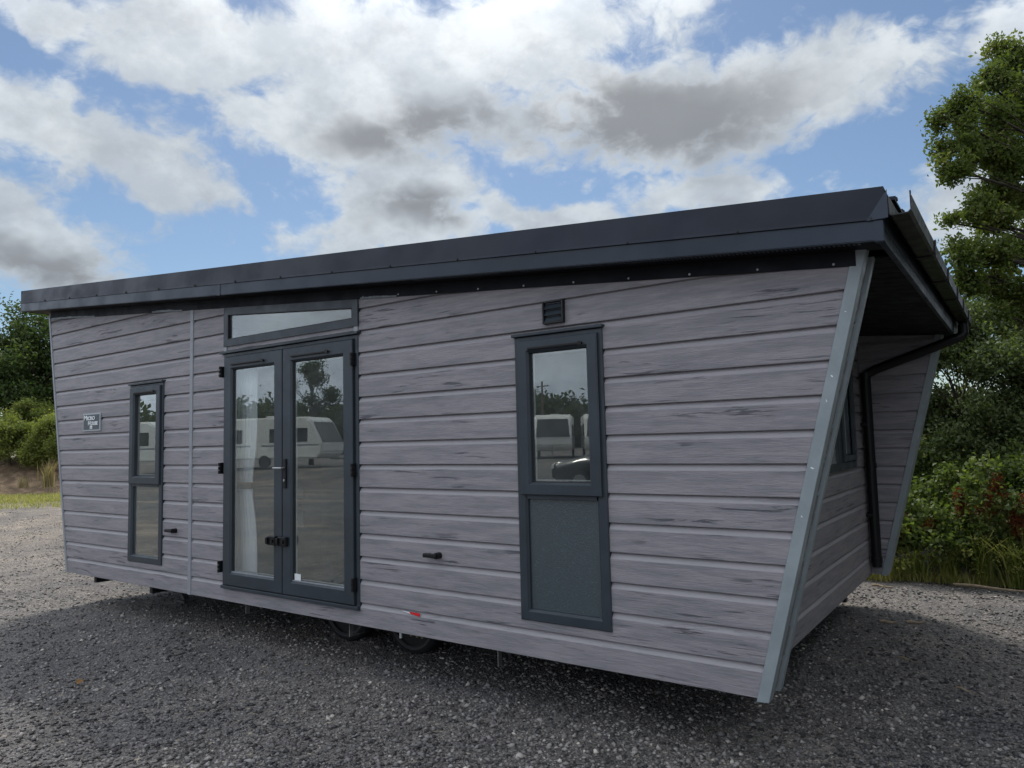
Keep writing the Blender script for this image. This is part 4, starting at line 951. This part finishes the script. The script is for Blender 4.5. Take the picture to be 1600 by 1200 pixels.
# ------------------------------------------------------------------ what the panes reflect: caravans, a car, trees across the yard
def caravan(loc, rz, lab, win_first=True):
    t = thing('caravan', lab, 'caravan', loc, rz, 'white touring caravans across the yard')
    pr = [(-3.0, .45), (3.0, .45), (3.25, .75), (3.28, 1.25), (2.65, 2.35), (2.35, 2.58), (-2.75, 2.60), (-3.05, 2.35), (-3.1, 1.2)]
    bm = NB(); prism(bm, [(a, -1.12, b) for a, b in pr], (0, 2.24, 0)); bmesh.ops.bevel(bm, geom=bm.edges[:], offset=.07, segments=3, affect='EDGES')
    obj('body', bm, M_van, t, world=False)
    for s in (-1, 1):
        for x0, x1, z0, z1 in ((-2.6, -1.4, 1.3, 2.0), (.2, 1.3, 1.3, 2.0), (1.55, 2.45, 1.3, 2.0)):
            bm = NB(); bbox(bm, x0, x1, s * 1.125 - .012, s * 1.125 + .012, z0, z1, .01); obj('window', bm, M_vanglass, t, world=False)
        bm = NB(); bbox(bm, -.9, -.25, s * 1.123 - .006, s * 1.123 + .006, .6, 2.25, .005); obj('door', bm, M_van, t, world=False)
        bm = NB(); bbox(bm, -2.9, 3.1, s * 1.121 - .004, s * 1.121 + .004, 1.10, 1.17); obj('stripe', bm, M_vanstripe, t, world=False)
        bm = NB(); cyl(bm, (-.1, s * 1.0, .33), (-.1, s * 1.14, .33), .32, seg=20); obj('wheel', bm, M_tyre, t, world=False)
    bm = NB(); prism(bm, [(3.27, -1.0, 1.27), (3.27, 1.0, 1.27), (2.70, .9, 2.30), (2.70, -.9, 2.30)], (.03, 0, .015)); obj('front_window', bm, M_vanglass, t, world=False)
    if win_first:
        bm = NB(); bbox(bm, -3.125, -3.10, -.7, .7, 1.4, 2.0, .008); obj('rear_window', bm, M_vanglass, t, world=False)
    bm = NB(); tube(bm, [(3.1, 0, .42), (4.1, 0, .42)], .05, 8); cyl(bm, (3.9, 0, .05), (3.9, 0, .7), .03, seg=8); obj('drawbar', bm, M_galv, t, world=False)
    bm = NB(); bbox(bm, -.6, 0, -.3, .3, 2.601, 2.70, .02); obj('roof_light', bm, M_van, t, world=False)
caravan((-28.3, -20.4, .6), R(-18), 'white caravan mirrored broadside in the french doors')
caravan((-19.9, -34.6, .6), math.atan2(-.85, -.527) + math.pi + .05, 'white caravan mirrored end-on in the right-hand window', False)
caravan((-22.1, -32.9, .6), math.atan2(-.85, -.527) + math.pi, 'white caravan mirrored just behind and left of the end-on one')
caravan((-17.4, -35.9, .6), math.atan2(-.85, -.527) + math.pi, 'white caravan mirrored at the right side of the end-on one')
caravan((-37.0, -16.5, .6), math.atan2(-2.9, 5.8), 'white caravan mirrored in the narrow left-hand window')
def car(loc, rz):
    t = thing('parked_car', 'dark car mirrored in the lower corner of the right-hand window', 'car', loc, rz)
    pr = [(-2.2, .35), (2.2, .35), (2.25, .75), (2.1, .92), (1.1, 1.0), (.5, 1.48), (-1.6, 1.52), (-2.15, 1.05), (-2.25, .7)]
    bm = NB(); prism(bm, [(a, -.88, b) for a, b in pr], (0, 1.76, 0)); bmesh.ops.bevel(bm, geom=bm.edges[:], offset=.08, segments=3, affect='EDGES'); obj('body', bm, M_carpaint, t, world=False, smooth=True)
    for s in (-1, 1):
        bm = NB(); prism(bm, [(-1.7, s * .885, 1.02), (.85, s * .885, 1.02), (.42, s * .885, 1.40), (-1.5, s * .885, 1.42)], (0, s * .006, 0)); obj('window', bm, M_vanglass, t, world=False)
        for x in (-1.35, 1.4):
            bm = NB(); cyl(bm, (x, s * .72, .33), (x, s * .90, .33), .33, seg=22); w = obj('wheel', bm, M_tyre, t, world=False)
            bm = NB(); cyl(bm, (x, s * .901, .33), (x, s * .91, .33), .2, seg=16); obj('rim', bm, M_silver, w, world=False)
        bm = NB(); bbox(bm, 2.16, 2.24, s * .72 - .15, s * .72 + .15, .72, .84, .02); obj('headlight', bm, M_white, t, world=False)
car((-6.3, -16.75, .10), R(150))
def reflected_tree(name, lab, x, y, h, seed):
    random.seed(seed); cs = [(x + random.gauss(0, 1.5) * (1 - k / 30) + .2, y + random.gauss(0, 1.5) * (1 - k / 30), .6 + 2.0 + (h - 2.4) * k / 26, .26) for k in range(26)]
    tree(name, lab, 'tree', (x, y, .6), (x, y, h * .8 + .6), .12, cs, 420, 16, .2, .14, M_darkleaf)
reflected_tree('young_tree', 'slender young tree mirrored above the caravan in the french doors', -29.6, -23.6, 6.4, 3)
def woods():
    cs = []
    for k in range(260):
        a = R(random.uniform(98, 172)); d = random.uniform(85, 105); h = 3.2 + 1.6 * (math.sin(a * 9) * .5 + .5) + (2.2 if a > R(142) else 0)
        cs.append((4 + math.cos(a + R(90)) * d * 0 - math.sin(a) * d * 1.0, -3.8 + math.cos(a) * d, random.uniform(1.5, h), 3.0))
    V, F, T = leaves([c[:3] for c in cs], [c[3] for c in cs], 16000, 14, .8, .8, .8); o = np_mesh('far_woodland', V, F, T, M_far); o['kind'] = 'stuff'; o['label'] = 'distant line of trees across the yard, seen only in the window reflections'
woods()
hb = [(random.uniform(8.2, 11.5), random.uniform(-3, 11), random.uniform(.6, 7.0), random.uniform(.7, 1.3)) for _ in range(110)]  # hedge out of view, put in to keep sky light off the veranda
thicket('added_shade_hedge', 'unseen tall hedge and trees added on the right to shade the veranda', hb, 6000, 12, .3, .2, M_darkleaf)
bm = NB(); tube(bm, [(-34.0, -55.0, .6), (-34.0, -55.0, 7.4)], [.13, .09], 8)
pt = thing('utility_pole', 'wooden utility pole mirrored in the right-hand window', 'pole', (-34, -55, .6)); obj('post', bm, M_post, pt)
bm = NB(); bbox(bm, -34.7, -33.3, -55.2, -55.12, 6.9, 7.0, .01); obj('cross_arm', bm, M_post, pt)

for o in bpy.data.objects:
    if 'org' in o: del o['org']

scene.render.engine = 'CYCLES'
scene.cycles.max_bounces = 8; scene.cycles.transparent_max_bounces = 12
